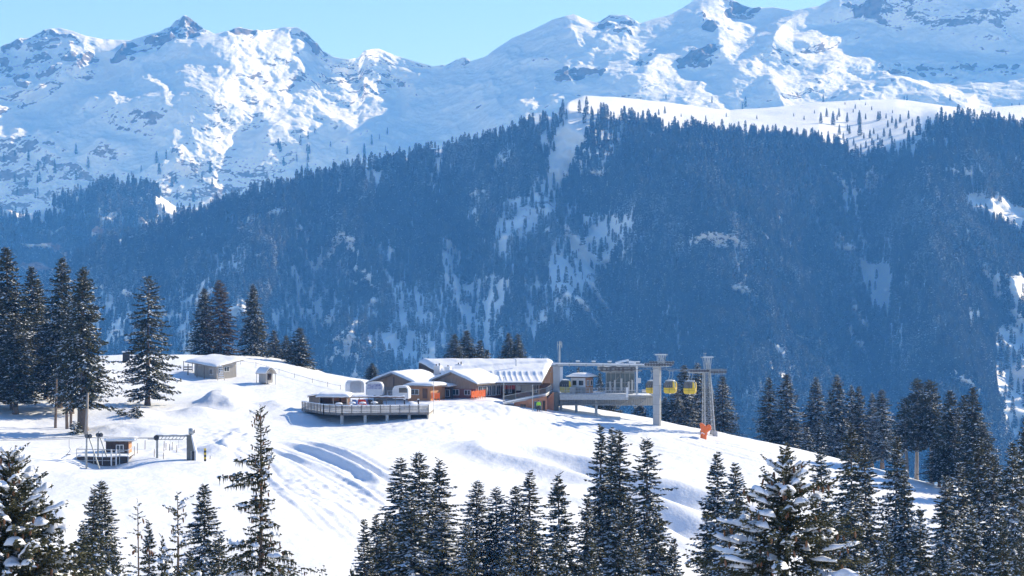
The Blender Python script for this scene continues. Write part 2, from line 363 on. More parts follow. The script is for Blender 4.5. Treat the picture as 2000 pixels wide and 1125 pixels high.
me = npmesh('snow_hill', np.stack([GX, GY, GZ], -1).reshape(-1, 3), gridfaces(len(ys), len(xs)), ['snow_ground'], smooth=True)
link('snow_hill', me, kind='structure')
def place(u, v, d0=150., d1=430.):
    """the point of the snow seen at this direction"""
    d = np.arange(d0, d1, .4); z = (562.5-v)/F*d; h = hill((u-1000)/F*d, d); k = np.nonzero(h >= z)[0]
    dd = d[k[0]] if len(k) else d[-1]
    x = (u-1000)/F*dd; return Vector((x, dd, gz(x, dd)))

# valley floor far below
xs2 = np.linspace(-6000, 6000, 60); ys2 = np.linspace(-900, 9500, 60); X2, Y2 = np.meshgrid(xs2, ys2)
Z2 = -290+25*fbm(X2/900, Y2/900, 2, 3)
m_ = npmesh('valley_floor', np.stack([X2, Y2, Z2], -1).reshape(-1, 3), gridfaces(60, 60), ['slope_snow'], smooth=True)
m_.attributes.new('rock', 'FLOAT', 'POINT')
link('valley_floor', m_, kind='structure')

# ------------------------------------------------------------------ far mountains
def lin(pts, u): a = np.array(pts, float); return np.interp(u, a[:, 0], a[:, 1])
SKY = [(-400,150),(-200,105),(-60,120),(0,92),(30,80),(60,72),(90,57),(115,53),(140,58),(165,68),(200,75),(240,76),(255,76),(280,68),(310,60),(330,50),(345,33),(360,27),(375,35),(400,55),(420,66),(445,62),(465,55),(490,60),(520,60),(550,55),(580,54),(600,65),(630,95),(650,108),(680,114),(700,112),(712,98),(740,95),(770,108),(800,118),(845,131),(870,127),(890,115),(905,113),(920,118),(950,110),(1000,75),(1040,58),(1080,38),(1120,27),(1140,37),(1165,45),(1190,30),(1225,30),(1250,45),(1275,35),(1310,25),(1345,5),(1370,-12),(1400,-12),(1440,-2),(1475,12),(1510,10),(1550,20),(1600,12),(1640,-8),(1700,-30),(1850,-50),(2000,-45),(2200,-20),(2400,40)]
LIT = [[(435,68),(530,58),(590,72),(625,118),(650,132),(680,112),(725,94),(790,118),(845,132),(800,146),(780,165),(795,185),(770,205),(795,235),(808,300),(720,330),(695,300),(700,260),(685,240),(645,240),(640,300),(595,325),(550,345),(480,365),(500,310),(525,275),(590,245),(570,235),(480,255),(470,300),(455,370),(400,395),(340,425),(290,425),(300,340),(355,320),(350,280),(330,260),(360,235),(360,195),(430,145),(450,100)],
 [(150,72),(225,76),(250,75),(215,92),(170,90),(200,112),(185,140),(145,165),(72,178),(78,155),(115,140),(130,115)],
 [(0,200),(60,192),(50,225),(110,228),(118,262),(60,262),(0,268),(-100,290),(-100,210)],
 [(180,252),(240,255),(278,275),(258,292),(210,272)],
 [(1368,8),(1415,-10),(1425,30),(1480,42),(1500,42),(1440,62),(1430,80),(1450,96),(1425,112),(1395,100),(1400,75),(1400,45),(1370,30)],
 [(1240,155),(1275,105),(1300,115),(1350,135),(1353,165),(1320,160),(1295,155),(1315,175),(1245,188)],
 [(1425,135),(1490,85),(1525,102),(1500,115),(1500,145),(1485,170),(1480,215),(1440,215),(1440,170),(1430,150)],
 [(1530,115),(1565,85),(1550,65),(1625,40),(1700,40),(1750,50),(1735,75),(1750,95),(1800,90),(1950,100),(1965,108),(1875,118),(1780,120),(1700,145),(1650,170),(1550,200),(1490,210),(1520,175),(1575,155),(1615,135),(1600,115),(1550,120)],
 [(1340,170),(1380,170),(1425,220),(1350,215)],[(1065,175),(1115,172),(1130,185),(1070,200)],[(1800,170),(1850,165),(1895,185),(1875,200),(1810,198)],
 [(1115,28),(1135,30),(1175,60),(1140,55)],[(1765,5),(1780,10),(1770,30),(1755,25)],[(1790,40),(1815,55),(1800,75),(1780,65)],[(2000,190),(2100,150),(2200,190),(2100,230)]]
nu, nv = 271, 61
uu = np.linspace(-400, 2400, nu); vv = np.linspace(0, 1, nv)
BASE = [(-400,520),(0,500),(500,470),(900,380),(1100,300),(2400,300)]
U, Vv = np.meshgrid(uu, vv); PY = lin(BASE, U)*(1-Vv)+lin(SKY, U)*Vv
L = np.zeros_like(U)
for p in LIT: L = np.maximum(L, inpoly(U, PY, p).astype(float))
def blur(a, n):
    for _ in range(n):
        a = (np.roll(a, 1, 1)+2*a+np.roll(a, -1, 1))/4; b = np.pad(a, ((1, 1), (0, 0)), 'edge'); a = (b[:-2]+2*b[1:-1]+b[2:])/4
    return a
du = (uu[1]-uu[0])*6000/F
L = blur(L, 1)
g = L*1.5-.36            # wanted sideways tilt of the face
g = g-g.mean(1)[:, None]*.9; D = np.cumsum(g, 1)*du; D -= D.mean(1)[:, None]; w_ = .12; gu = np.gradient(g, axis=1)*du
for it in range(900):
    Dp = np.pad(D, 1, 'edge'); D = (Dp[1:-1, :-2]+Dp[1:-1, 2:]+w_*(Dp[:-2, 1:-1]+Dp[2:, 1:-1])-gu)/(2+2*w_)
D = D*.9
# fine grid
NU, NV = 1500, 420
u1 = np.linspace(-400, 2400, NU); v1 = np.linspace(0, 1, NV)
def bil(A, iu, iv):
    x = iu*(A.shape[1]-1); y = iv*(A.shape[0]-1); x0 = np.clip(x.astype(int), 0, A.shape[1]-2); y0 = np.clip(y.astype(int), 0, A.shape[0]-2); fx = x-x0; fy = y-y0
    return (A[y0, x0]*(1-fx)+A[y0, x0+1]*fx)*(1-fy)+(A[y0+1, x0]*(1-fx)+A[y0+1, x0+1]*fx)*fy
U1, V1 = np.meshgrid(u1, v1); iu = (U1+400)/2800
# warp the lookup so shadow edges wander
wu = .006*fbm(U1/60, V1*9, 4.4, 4); wv = .03*fbm(U1/70, V1*8, 9.4, 4)
D1 = bil(D, np.clip(iu+wu, 0, 1), np.clip(V1+wv*(1-V1), 0, 1))
PY1 = lin(BASE, U1)*(1-V1)+lin(SKY, U1)*V1
base_d = 5250+(lin(BASE, U1)-PY1)*1.95
DD = base_d+D1*np.minimum(1, .3+V1)
X = (U1-1000)/F*DD; Z = (562.5-PY1)/F*DD; Y = DD
rg = ridged(X/420, Y/420*.6, Z/420, 6, .46); fb = fbm(X/130, Y/130, Z/130, 5, .55)
amp = (.25+.75*sstep(0, .15, 1-V1))
rocky = np.zeros_like(U1)
ROCK = [([(335,50),(350,28),(365,27),(410,62),(360,75),(310,100),(270,110),(220,125),(240,85),(290,70)],.6),([(0,80),(120,55),(200,120),(190,130),(120,125),(90,160),(0,150)],.36),([(40,130),(70,135),(60,165),(35,160)],.4),
 ([(1340,90),(1400,60),(1400,110),(1380,120),(1320,125)],.6),([(1370,20),(1400,35),(1405,50),(1370,40)],.6),([(1420,0),(1480,0),(1475,30),(1430,25)],.5),([(1640,8),(1730,0),(1740,40),(1650,22)],.5),([(1080,130),(1170,118),(1180,135),(1090,150)],.45),
 ([(1160,35),(1240,35),(1230,60),(1180,65)],.4),([(560,60),(600,65),(640,105),(600,95)],.4),([(450,58),(520,58),(520,68),(440,72)],.4),([(1720,120),(1990,115),(2000,150),(1850,150),(1700,150)],.34),([(1235,95),(1280,100),(1270,125),(1235,115)],.45),
 ([(690,155),(760,160),(750,185),(700,180)],.3),([(330,270),(350,280),(370,330),(350,325)],.4),([(1580,190),(1650,170),(1760,160),(1640,200)],.25),([(860,110),(915,112),(915,125),(870,135)],.35),
 ([(20,260),(140,250),(140,290),(20,290)],.16),([(0,300),(290,330),(290,400),(0,405)],.14),([(500,90),(800,150),(780,240),(500,200)],.08),([(220,200),(300,210),(290,260),(220,260)],.1)]
Uw = U1+16*fbm(U1/32, PY1/26, 3.3, 5, .6); Pw = PY1+12*fbm(U1/30, PY1/24, 8.3, 5, .6)
for p, a in ROCK: rocky = np.maximum(rocky, inpoly(Uw, Pw, p)*a)
rb = rocky
rocky = rocky*.6; rb = rocky
for _ in range(6): rb = (np.roll(rb, 1, 1)+np.roll(rb, -1, 1)+np.roll(rb, 1, 0)+np.roll(rb, -1, 0)+2*rb)/6
rocky = rb
h = (rg-.9)*(38-20*bil(L, iu, V1))*amp+fb*11*amp+rocky*55*(ridged(X/60, Y/90, Z/70, 4)-.7)
Y = Y-h*.75; Z = Z+h*.45
nrm = None
# back side: rows that fall away behind the skyline
rows = [np.stack([X, Y, Z], -1)]
top = rows[0][-1]
for k in range(1, 6): rows.append((top+np.array([0, 130*k, -110*k]))[None])
# skirt below the base
bot = rows[0][0]; rows.insert(0, (bot+np.array([0, -250, -500]))[None])
VV = np.concatenate(rows, 0); nr = VV.shape[0]
me = npmesh('mountain_range', VV.reshape(-1, 3), gridfaces(nr, NU), ['mountain_snow'], smooth=True)
# slope from finite differences
gx = np.gradient(VV, axis=1); gy = np.gradient(VV, axis=0); nn = np.cross(gx, gy); nn /= np.linalg.norm(nn, axis=-1)[..., None]+1e-9
steep = 1-np.abs(nn[..., 2]); rk = np.zeros(VV.shape[:2]); rk[1:1+NV] = rocky
rk = rk*(1+.9*fbm(VV[..., 0]/45, VV[..., 1]/45, VV[..., 2]/45, 3))+.19+.5*(steep-.18)+.10*fbm(VV[..., 0]/260, VV[..., 1]/260, VV[..., 2]/260, 3)
a = me.attributes.new('rock', 'FLOAT', 'POINT'); a.data.foreach_set('value', rk.ravel().astype(np.float32))
link('mountain_range', me, kind='structure')

# ------------------------------------------------------------------ forested mountain across the valley
EDGE = [(-400,800),(-100,690),(60,580),(130,525),(200,480),(300,455),(400,415),(500,380),(600,358),(700,330),(800,312),(900,290),(1000,262),(1080,232),(1110,215),(1180,225),(1250,240),(1330,258),(1450,262),(1600,275),(1650,300),(1700,292),(1800,262),(1830,240),(1900,235),(2000,255),(2400,300)]
CREST = [(-400,798),(60,578),(200,478),(600,355),(1000,259),(1080,228),(1110,200),(1140,187),(1200,189),(1300,200),(1425,215),(1500,210),(1600,200),(1675,195),(1750,194),(1820,202),(1900,215),(1950,208),(2000,205),(2400,250)]
def mdepth(u, py, e):
    t = (py-e)                       # pixels below the forest edge
    d = 3250-t*1.22
    # big spurs and gullies of the slope
    s = 60*np.exp(-((u-1120-.25*(py-300))/55)**2)*sstep(180, 420, py)        # central gully
    s = s-70*np.exp(-((u-1330-.35*(py-300))/150)**2)+75*np.exp(-((u-1690-.05*(py-300))/40)**2)*sstep(250, 380, py)-60*np.exp(-((u-1840)/110)**2)
    s = s+45*np.exp(-((u-905-.1*(py-450))/35)**2)*sstep(380, 520, py)+45*np.exp(-((u-610+.1*(py-500))/40)**2)*sstep(420, 560, py)-35*np.exp(-((u-500+.3*(py-500))/70)**2)
    return d+s*2.2*sstep(0, 120, t)
nu2, nb, ncr = 700, 230, 50
um = np.linspace(-400, 2400, nu2); EB = lin(EDGE, um); CR = lin(CREST, um)
bl = np.maximum(EB+60, 960); rowsm = []; 
for j in range(nb):
    t = j/(nb-1); py = bl*(1-t)+EB*t; d = mdepth(um, py, EB); rowsm.append(np.stack([(um-1000)/F*d, d, (562.5-py)/F*d], -1))
for j in range(1, ncr):
    t = j/(ncr-1); d = mdepth(um, EB, EB)+ (40+560*sstep(3, 30, EB-CR))*t; py = EB+(CR-EB)*np.sin(t*math.pi/2)**.9
    rowsm.append(np.stack([(um-1000)/F*d, d, (562.5-py)/F*d], -1))
for k in range(1, 7): rowsm.append(rowsm[nb+ncr-2]+np.array([0, 90*k, -12*k*k-25*k]))
rowsm.insert(0, rowsm[0]+np.array([0, -130, -180]))
VM = np.array(rowsm); nzm = fbm(VM[..., 0]/110, VM[..., 1]/110, VM[..., 2]/110, 5, .5)
am = np.ones(VM.shape[:2]); am[nb+1:] = .10; jr = np.arange(VM.shape[0]); am = .10+.90*sstep(nb+2, nb-26, jr)[:, None]*np.ones(VM.shape[:2])
rgm = ridged(VM[..., 0]/90, VM[..., 1]/150, VM[..., 2]/200, 4)-.8
rib = ridged(VM[..., 0]/150+.3*nzm, VM[..., 2]/900, 2.2, 3)-.8
VM[..., 1] -= (nzm*20+rgm*18+rib*46*(np.arange(VM.shape[0])[:, None] > 3))*am; VM[..., 2] += nzm*8*am*np.minimum(1, am+.2)
VM[nb+2:nb+ncr+1, :, 2] += 1.2*fbm(VM[nb+2:nb+ncr+1, :, 0]/60, VM[nb+2:nb+ncr+1, :, 1]/120, 1, 3)
me = npmesh('forest_mountain', VM.reshape(-1, 3), gridfaces(VM.shape[0], nu2), ['slope_snow'], smooth=True)
rk = .33+.14*fbm(VM[..., 0]/60, VM[..., 1]/60, VM[..., 2]/60, 3)+.16*np.clip(rgm, -1, 1); rk[nb+1:] = .0
a = me.attributes.new('rock', 'FLOAT', 'POINT'); a.data.foreach_set('value', rk.ravel().astype(np.float32))
link('forest_mountain', me, kind='structure')

# the farther spur on the left with its cliff
ST = [(-400,470),(0,412),(60,411),(110,404),(150,388),(200,368),(280,364),(305,375),(345,402),(400,450),(450,510),(520,620)]
us = np.linspace(-400, 520, 330); TS = lin(ST, us); rs = []
for j in range(150):
    t = j/149; py = (TS+260)*(1-t)+TS*t; q = py-TS
    # upper bench, then cliff
    d = 4150-np.where(q < 75, q*2.1, 75*2.1+(q-75)*.75)+30*np.sin(us/45)+(us > 60)*0
    rs.append(np.stack([(us-1000)/F*d, d, (562.5-py)/F*d], -1))
for k in range(1, 5): rs.append(rs[149]+np.array([0, 90*k, -45*k]))
VS = np.array(rs); nz = ridged(VS[..., 0]/70, VS[..., 1]/70, VS[..., 2]/60, 5)-.8
VS[..., 1] -= nz*26; VS[..., 2] += nz*7
me = npmesh('cliff_spur', VS.reshape(-1, 3), gridfaces(VS.shape[0], 330), ['cliff'], smooth=True)
q_ = np.linspace(260, 0, 150)[:, None]+0*us[None]; rk = np.zeros(VS.shape[:2])+.25; rk[:150] = .32+.27*sstep(55, 90, q_)+.1*nz[:150]
a = me.attributes.new('rock', 'FLOAT', 'POINT'); a.data.foreach_set('value', rk.ravel().astype(np.float32))
link('cliff_spur', me, kind='structure')

# ------------------------------------------------------------------ spruce builder
def spruce(seed, H=18.0, R=2.6, bare=.08, sp=.36, nb=10, cs=.30, step=.17, snow=.5, power=.92, droop=.25, irr=.25, hang=.8, gap=0.0, topfine=None, zmin=0.0, minr=.12, prof=None, pads=None):
    r = np.random.RandomState(seed); C = []; z = H-.25; padl = []; conel = []
    axis = []                          # branch wood
    while z > H*bare and z > zmin:
        t = (H-z)/(H*(1-bare)); rr = (prof(H-z) if prof else R*(t**power))*(1-.35*max(0, t-.82)/.18)+minr
        k = max(3, int(nb*(.55+.6*min(1, t*3)))); a0 = r.rand()*6.28
        for b in range(k):
            if r.rand() < gap: continue
            a = a0+b*6.283/k+r.randn()*.25; ln = rr*(1+irr*r.randn()); ln = max(ln, .12)
            up = .55*(1-min(1, t*5))-droop*min(1, t*2.2)+.12*r.randn()
            zb = z+r.randn()*sp*.3; m = max(2, int(ln/step)); sn = snow*(1.75 if r.rand() < .5 else .35)
            for i in range(m+1):
                f = (i+.3+.5*r.rand())/(m+1); d = f*ln
                if f < .22 and t > .15 and r.rand() < .75: continue
                px_, py_ = math.cos(a)*d, math.sin(a)*d
                pz = zb+up*d+.30*droop*ln*f*f*f
                wdt = 1-.45*f
                for s in (-1, 1):
                    if r.rand() < .04: continue
                    aa = a+s*(.35+.75*r.rand()); C.append((px_, py_, pz+r.randn()*.03*ln, aa, cs*(.7+.7*r.rand())*(.55+.6*wdt)*(.45+.55*min(1, t*5+.2)), up*.6-.15*r.rand(), sn))
            C.append((math.cos(a)*ln*.97, math.sin(a)*ln*.97, zb+up*ln+.3*droop*ln, a, cs*.9*(.5+.5*min(1, t*5)), up*.4+.1, sn))
            axis.append((a, ln, zb, up, t))
            if pads is not None: padl.append((a, ln, zb, up, t))
        z -= sp*(.7+.6*r.rand())*(.55+.45*min(1, t*4))
    for i in range(6):                                      # leader
        C.append((0, 0, H-.1*i*cs/.36, r.rand()*6.28, cs*.35, .9, snow*.3))
    C = np.array(C); n = len(C); c, s_ = np.cos(C[:, 3]), np.sin(C[:, 3]); sz = C[:, 4]
    p = C[:, :3]; dr = np.stack([c, s_, C[:, 5]], 1); sd_ = np.stack([-s_, c, 0*c], 1); up = np.array([[0, 0, 1.]]); sz = sz[:, None]
    j = lambda q: (r.rand(n, 1)-.5)*q
    w = .30+j(.2)
    v = np.stack([p-dr*sz*.15, p+dr*sz*(.45+j(.2))+sd_*sz*w-up*sz*(.12+j(.15)), p+dr*sz*(1+j(.3))-up*sz*(.05+j(.2)),
                  p+dr*sz*(.4+j(.2))-sd_*sz*w-up*sz*(.12+j(.15)), p+dr*sz*.45+up*sz*(.14+j(.08)), p+dr*sz*(.4+j(.3))-up*sz*(.28+j(.2)),
                  p+dr*sz*(.25+j(.3))+sd_*sz*.10, p+dr*sz*(.35+j(.3))-sd_*sz*.10, p+dr*sz*(.45+j(.4))-up*sz*(hang*(.7+j(.9)))], 1)
    fc = np.array([(0,4,1),(1,4,2),(2,4,3),(3,4,0),(0,1,5),(1,2,5),(2,3,5),(3,0,5),(6,7,8)])
    Fa = (np.arange(n)[:, None, None]*9+fc[None]).reshape(-1, 3)
    sn = (r.rand(n) < C[:, 6]*1.0); mi = np.zeros((n, 9), int); mi[:, :4] = sn[:, None]*1
    half = r.rand(n) < .45; mi[half, 2:4] = 0; hf2 = r.rand(n) < .35; mi[hf2, 0:2] = 0
    return v.reshape(-1, 3), Fa, mi.ravel(), padl
def trunkmesh(name, H, r0, mat='bark', lean=0, roots=True):
    m = MB(); n = 9; k = 9; V = []
    for i in range(k+1):
        t = i/k; rr = r0*(1-t)**.9+.015; fl = 1+.5*max(0, 1-t*14) if roots else 1
        for q in range(n): a = 6.283*q/n; V.append((rr*fl*math.cos(a)+.05*math.sin(t*9), rr*fl*math.sin(a), -1.2+(H+.9)*t))
    m.v = V; m.f = [(i*n+q, i*n+(q+1) % n, (i+1)*n+(q+1) % n, (i+1)*n+q) for i in range(k) for q in range(n)]
    return m.mesh(name, mat, True)
PROTO = {}
def mkproto(key, H, mats=('needles', 'snow_tree'), trunk='bark', r0=.24, **kw):
    v, f, mi, _ = spruce(H=H, **kw); PROTO[key] = (H, npmesh('crown', v, f, mats, mi), trunkmesh('trunk', H, r0, trunk))
mkproto('a', 18, seed=1, R=2.5, snow=.50)
mkproto('b', 18, seed=2, R=2.1, snow=.58, droop=.32)
mkproto('c', 18, seed=3, R=2.9, snow=.45, gap=.08, droop=.35, power=.8)
mkproto('d_', 18, seed=24, R=1.9, snow=.4, irr=.4, gap=.22, droop=.5, power=.75)
mkproto('d', 18, seed=4, R=1.7, snow=.5, irr=.35, gap=.15, droop=.45)
mkproto('e', 18, seed=5, R=2.6, snow=.62, droop=.4)
mkproto('f', 18, seed=6, R=2.3, snow=.40, irr=.3, gap=.1)
# darker, less snowy, high crowns for the stand on the left
mkproto('g', 24, seed=7, R=3.9, snow=.30, bare=.10, droop=.45, nb=11, r0=.38, power=.72, sp=.45, cs=.42, step=.25)
mkproto('g2', 24, seed=17, R=3.7, snow=.26, bare=.19, droop=.45, nb=11, r0=.5, power=.68, sp=.45, cs=.42, step=.25)
mkproto('h', 24, seed=8, R=3.6, snow=.24, bare=.15, droop=.42, nb=11, r0=.38, power=.7, sp=.45, cs=.42, step=.25)
mkproto('solo', 20, seed=9, R=3.9, snow=.28, bare=.07, droop=.4, nb=8, r0=.36, gap=.16, power=.62, sp=.52, cs=.40, step=.22, irr=.2)
mkproto('i', 14, seed=10, R=2.5, snow=.22, droop=.3, bare=.03, power=.7, mats=('needles', 'snow_tree'))
mkproto('j', 14, seed=11, R=2.3, snow=.12, droop=.3, bare=.03, power=.7, gap=.2, mats=('needles_haze', 'snow_tree'))
mkproto('k', 16, seed=12, R=2.6, nb=9, snow=.25, droop=.3, bare=.36, power=.6, trunk='bark_pale', r0=.3)
mkproto('a_', 18, seed=21, R=2.7, snow=.42, gap=.1, irr=.32, power=.95)
mkproto('b_', 18, seed=22, R=2.0, snow=.5, droop=.45, gap=.12, irr=.3, power=.8)
mkproto('c_', 18, seed=23, R=2.6, snow=.35, gap=.15, droop=.4, power=.9, irr=.3)
mkproto('e_', 18, seed=25, R=2.4, snow=.62, droop=.5, power=.85, irr=.28)
mkproto('f_', 18, seed=26, R=2.0, snow=.3, irr=.38, gap=.18, power=.8)
mkproto('s', 6, seed=13, R=1.1, snow=.5, droop=.2, bare=.02, sp=.3, cs=.3, r0=.1)

def tree(u, v, d, w, key, label, group, base=None, name='spruce_tree', rot=None):
    """u, v: direction of the tip; d: distance; w: crown width in the same pixels"""
    if key+'_' in PROTO and random.random() < .48: key = key+'_'
    tip = P(u, v, d); zg = gz(tip.x, tip.y) if base is None else base
    H, cm, tm = PROTO[key]; h = tip.z-zg
    o = thing(name, label, 'tree', (tip.x, tip.y, zg-.05), 0, group)
    c = link('crown', cm, o); t = link('trunk', tm, o)
    dims = PW[key]; sx = w/F*d/dims
    rot = random.uniform(0, 6.28) if rot is None else rot
    o.rotation_euler = (rad(random.gauss(0, .9)), rad(random.gauss(0, .9)), 0)
    for q in (c, t): q.rotation_euler = (0, 0, rot); q.scale = (sx, sx, h/H)
    t.scale = (min(sx, 1.1)*1.0, min(sx, 1.1), h/H)
    return o
PW = {k: 2*np.percentile(np.hypot(*np.array([tuple(v.co)[:2] for v in pr[1].vertices]).T), 98.5) for k, pr in PROTO.items()}
random.seed(5)
# ------------------------------------------------------------------ trees, tip direction, distance and crown width
GL = 'spruces of the stand at the left'
for a in [(-8,545,322,110,'g','dark spruce cut off by the left edge, below the tall tips of the stand'),
 (22,482,332,105,'h','tallest dark spruce of the left stand, its tip highest near the left edge'),
 (58,520,342,85,'h','dark spruce of the left stand just right of the highest tip'),
 (76,548,350,80,'g','slightly shorter spruce with grey-brown tip in the middle of the left stand'),
 (117,503,326,100,'g','tall left-stand spruce with drooping top, directly left of the one with thick pale trunk'),
 (90,640,338,80,'h','lower dark spruce filling the left stand between the tall tips'),
 (140,600,320,80,'h','spruce half hidden behind the thick trunked tree of the left stand'),
 (30,620,318,100,'h','dark broad spruce low in the left stand under the highest tip')]:
    tree(a[0], a[1], a[2], a[3]*1.15, *a[4:], GL)
fr = tree(162,524,300,128,'g2','large dark spruce with thick pale brown trunk at the right end of the left stand',GL, base=place(158,858).z)
fr.children[1].scale = (1.5, 1.5, fr.children[1].scale[2])
tree(288,538,337,124,'solo','big lone spruce with see-through drooping branches standing in open snow left of the grey hut',None, base=place(283,800).z)
G2 = 'spruces behind the hill crest at the grey hut'
for a in [(400,563,424,72,'g','dark spruce directly behind the left end of the grey hut roof'),
 (430,547,420,84,'j','brownish spruce with painted-in haze directly behind the grey hut, right of the darker one'),
 (496,556,424,66,'g','tall slim spruce behind the crest right of the grey hut'),
 (536,645,430,46,'i','short spruce between the slim tall tree and the rounded pair by the crest'),
 (558,655,432,40,'i','small narrow spruce touching the left side of the rounded tree by the crest'),
 (583,640,420,68,'i','stocky rounded spruce at the right end of the crest trees'),
 (727,709,408,34,'i','single small frosted spruce peeking over the crest left of the first chalet')]:
    tree(a[0], a[1], a[2], a[3]*1.15, *a[4:], G2, base=P(a[0], 745, a[2]).z if a[0] > 700 else P(a[0], 738, a[2]).z)
G3 = 'spruces behind the station roofs'
for a in [(889,652,420,48,'i','leftmost frosted spruce behind the long station roof'),(911,645,424,56,'i','tallest frosted spruce of the clump behind the chalet chimneys'),
 (937,664,426,40,'i','spruce on the right side of the clump behind the chalet chimneys'),(952,682,430,26,'s','smallest spruce at the right end of the clump behind the chalet chimneys'),
 (992,650,424,44,'i','left one of two spruces behind the roof with the small white pipe'),(1011,652,422,44,'i','right one of two spruces behind the roof with the small white pipe')]:
    tree(a[0], a[1], a[2], a[3]*1.2, *a[4:], G3, base=P(a[0], 740, a[2]).z)
tree(1128,716,400,18,'s','tiny treetop peeking over the snowy roof of the control hut',G3, base=P(1128, 790, 400).z)
tree(1172,728,402,40,'i','dark spruce seen between control hut and glass cabin of the lift station',G3, base=P(1172, 830, 402).z)
tree(1192,742,402,40,'i','low spruce left of the glass cabin behind the platform railing',G3, base=P(1190, 830, 402).z)
G4 = 'spruces behind the column and the lattice tower'
for a in [(1340,712,392,66,'e','tall spruce directly behind the right yellow cabin'),(1361,708,398,60,'b','spruce directly left of the lattice tower, behind its crossarm'),
 (1316,748,388,62,'f','spruce directly behind the left hanging yellow cabin'),(1298,775,392,56,'e','low spruce right beside the big concrete column'),(1252,786,390,70,'e','low bushy spruce under the lift platform left of the concrete column'),
 (1210,800,392,50,'i','low spruce seen under the steel trusses of the platform'),(1381,745,396,56,'f','spruce seen through the lattice tower'),(1411,733,386,68,'c','full brownish spruce directly right of the lattice tower'),(1330,790,383,60,'e','low spruce between concrete column and lattice tower, behind the snow edge')]:
    tree(a[0], a[1], a[2], a[3]*1.2, *a[4:], G4, base=P(a[0], 868, a[2]).z)
G5 = 'spruces on the crest at the right'
for i, a in enumerate([(1502,736,388,66,'f','leftmost spruce of the crest row right of the lattice tower'),(1535,729,386,88,'c','broad full spruce, second from the left in the right crest row'),
 (1592,736,390,74,'e','blue-shaded snowy spruce third from the left in the right crest row'),(1634,732,382,86,'e','broad snow streaked spruce fourth from the left in the right crest row'),
 (1661,752,392,50,'b','narrow spruce tucked right behind the broad snow streaked one of the crest row'),(1677,753,384,60,'f','grey spruce in the middle of the right crest row'),
 (1703,767,386,46,'b','slim paler spruce in the middle of the right crest row'),(1723,760,380,70,'e','spruce directly left of the dark group with bare pale trunks'),
 (1576,838,372,34,'s','small bushy spruce at the foot of the broad crest tree'),(1600,822,378,40,'s','low young spruce between two tall crest row trees')]):
    tree(a[0], a[1], a[2], a[3]*1.15, *a[4:], G5, base=P(a[0], 905 if i < 8 else 885, a[2]).z)
G6 = 'tall dark spruces on the slope at the far right'
for a in [(1790,738,342,70,'k','tall spruce with bare pale lower trunk, left one of the pair'),(1820,741,340,72,'k','tall spruce with bare pale lower trunk, right one of the pair'),
 (1771,775,338,66,'k','shorter spruce leaning on the left of the pair with bare trunks'),(1857,762,332,76,'h','very dark spruce right of the pair with bare trunks'),
 (1881,772,340,56,'h','narrow dark spruce behind the two darkest trees at the right'),(1902,756,328,80,'h','tall very dark spruce, its tip the highest at the far right slope'),
 (1925,830,318,90,'g','broad spruce below and right of the darkest tip at the far right'),(1835,850,335,60,'h','dark spruce low between the bare trunks and the darkest tree')]:
    tree(a[0], a[1], a[2], a[3]*1.15, *a[4:], G6)
G7 = 'frosted spruces in front of the slope at the right'
for a in [(1402,881,205,86,'b','slim frosted spruce, leftmost of the front right wood'),(1446,901,200,98,'e','frosted spruce second from the left in the front right wood'),
 (1612,874,225,84,'d','thin see-through frosted spruce right behind the cone-laden tree'),(1667,826,232,92,'f','tall spruce with ragged top in the middle of the front right wood'),
 (1696,866,236,84,'f','ragged spruce just right of the tallest ragged one in the front right wood'),(1746,847,228,88,'c','tall olive spruce with full top in front of the bare trunks'),
 (1773,915,222,80,'d','gappy spruce right of the tall olive one'),(1847,927,214,96,'e','heavily frosted spruce with snow between its branches, in front of the darkest trees'),
 (1870,900,226,76,'b','slim spruce behind the heavily frosted one at the right'),(1908,852,232,86,'f','tall spruce reaching up before the dark slope trees at the right'),
 (1940,884,224,80,'c','full spruce left of the frosted edge tree at the right'),(1977,862,214,90,'e','tall frosted spruce second from the right edge'),
 (2003,820,222,80,'g','dark spruce cut by the right edge of the picture'),(1378,1088,170,54,'a','small spruce tip at the bottom left of the front right wood'),
 (1737,1018,160,100,'e','snowy spruce tip low in the right wood, below the tall olive spruce'),(1661,958,178,100,'a','grey frosted spruce right of the cone-laden tree'),
 (1800,985,172,96,'a','frosted spruce low in the right wood below the gappy one'),(1900,985,166,104,'e','broad frosted spruce low in the right wood below the tall ragged one'),
 (1962,1002,158,104,'a','frosted spruce low near the bottom right corner'),(1480,985,172,100,'f','dark spruce peeking out left of the cone-laden tree'),
 (1620,1035,140,100,'f','dark spruce close behind the right branches of the cone-laden tree'),(1430,1050,165,86,'e','frosted spruce low between the slim leftmost one and the cone-laden tree'),
 (1690,1075,135,96,'b','spruce tip just above the bottom edge right of the cone-laden tree'),(1850,1070,140,100,'b','spruce tip just above the bottom edge in the right wood'),(1995,1050,145,90,'c','spruce low at the right edge, bottom corner')]:
    tree(a[0], a[1], a[2], a[3]*1.5, *a[4:], G7)
G8 = 'frosted spruces in front of the slope in the middle'
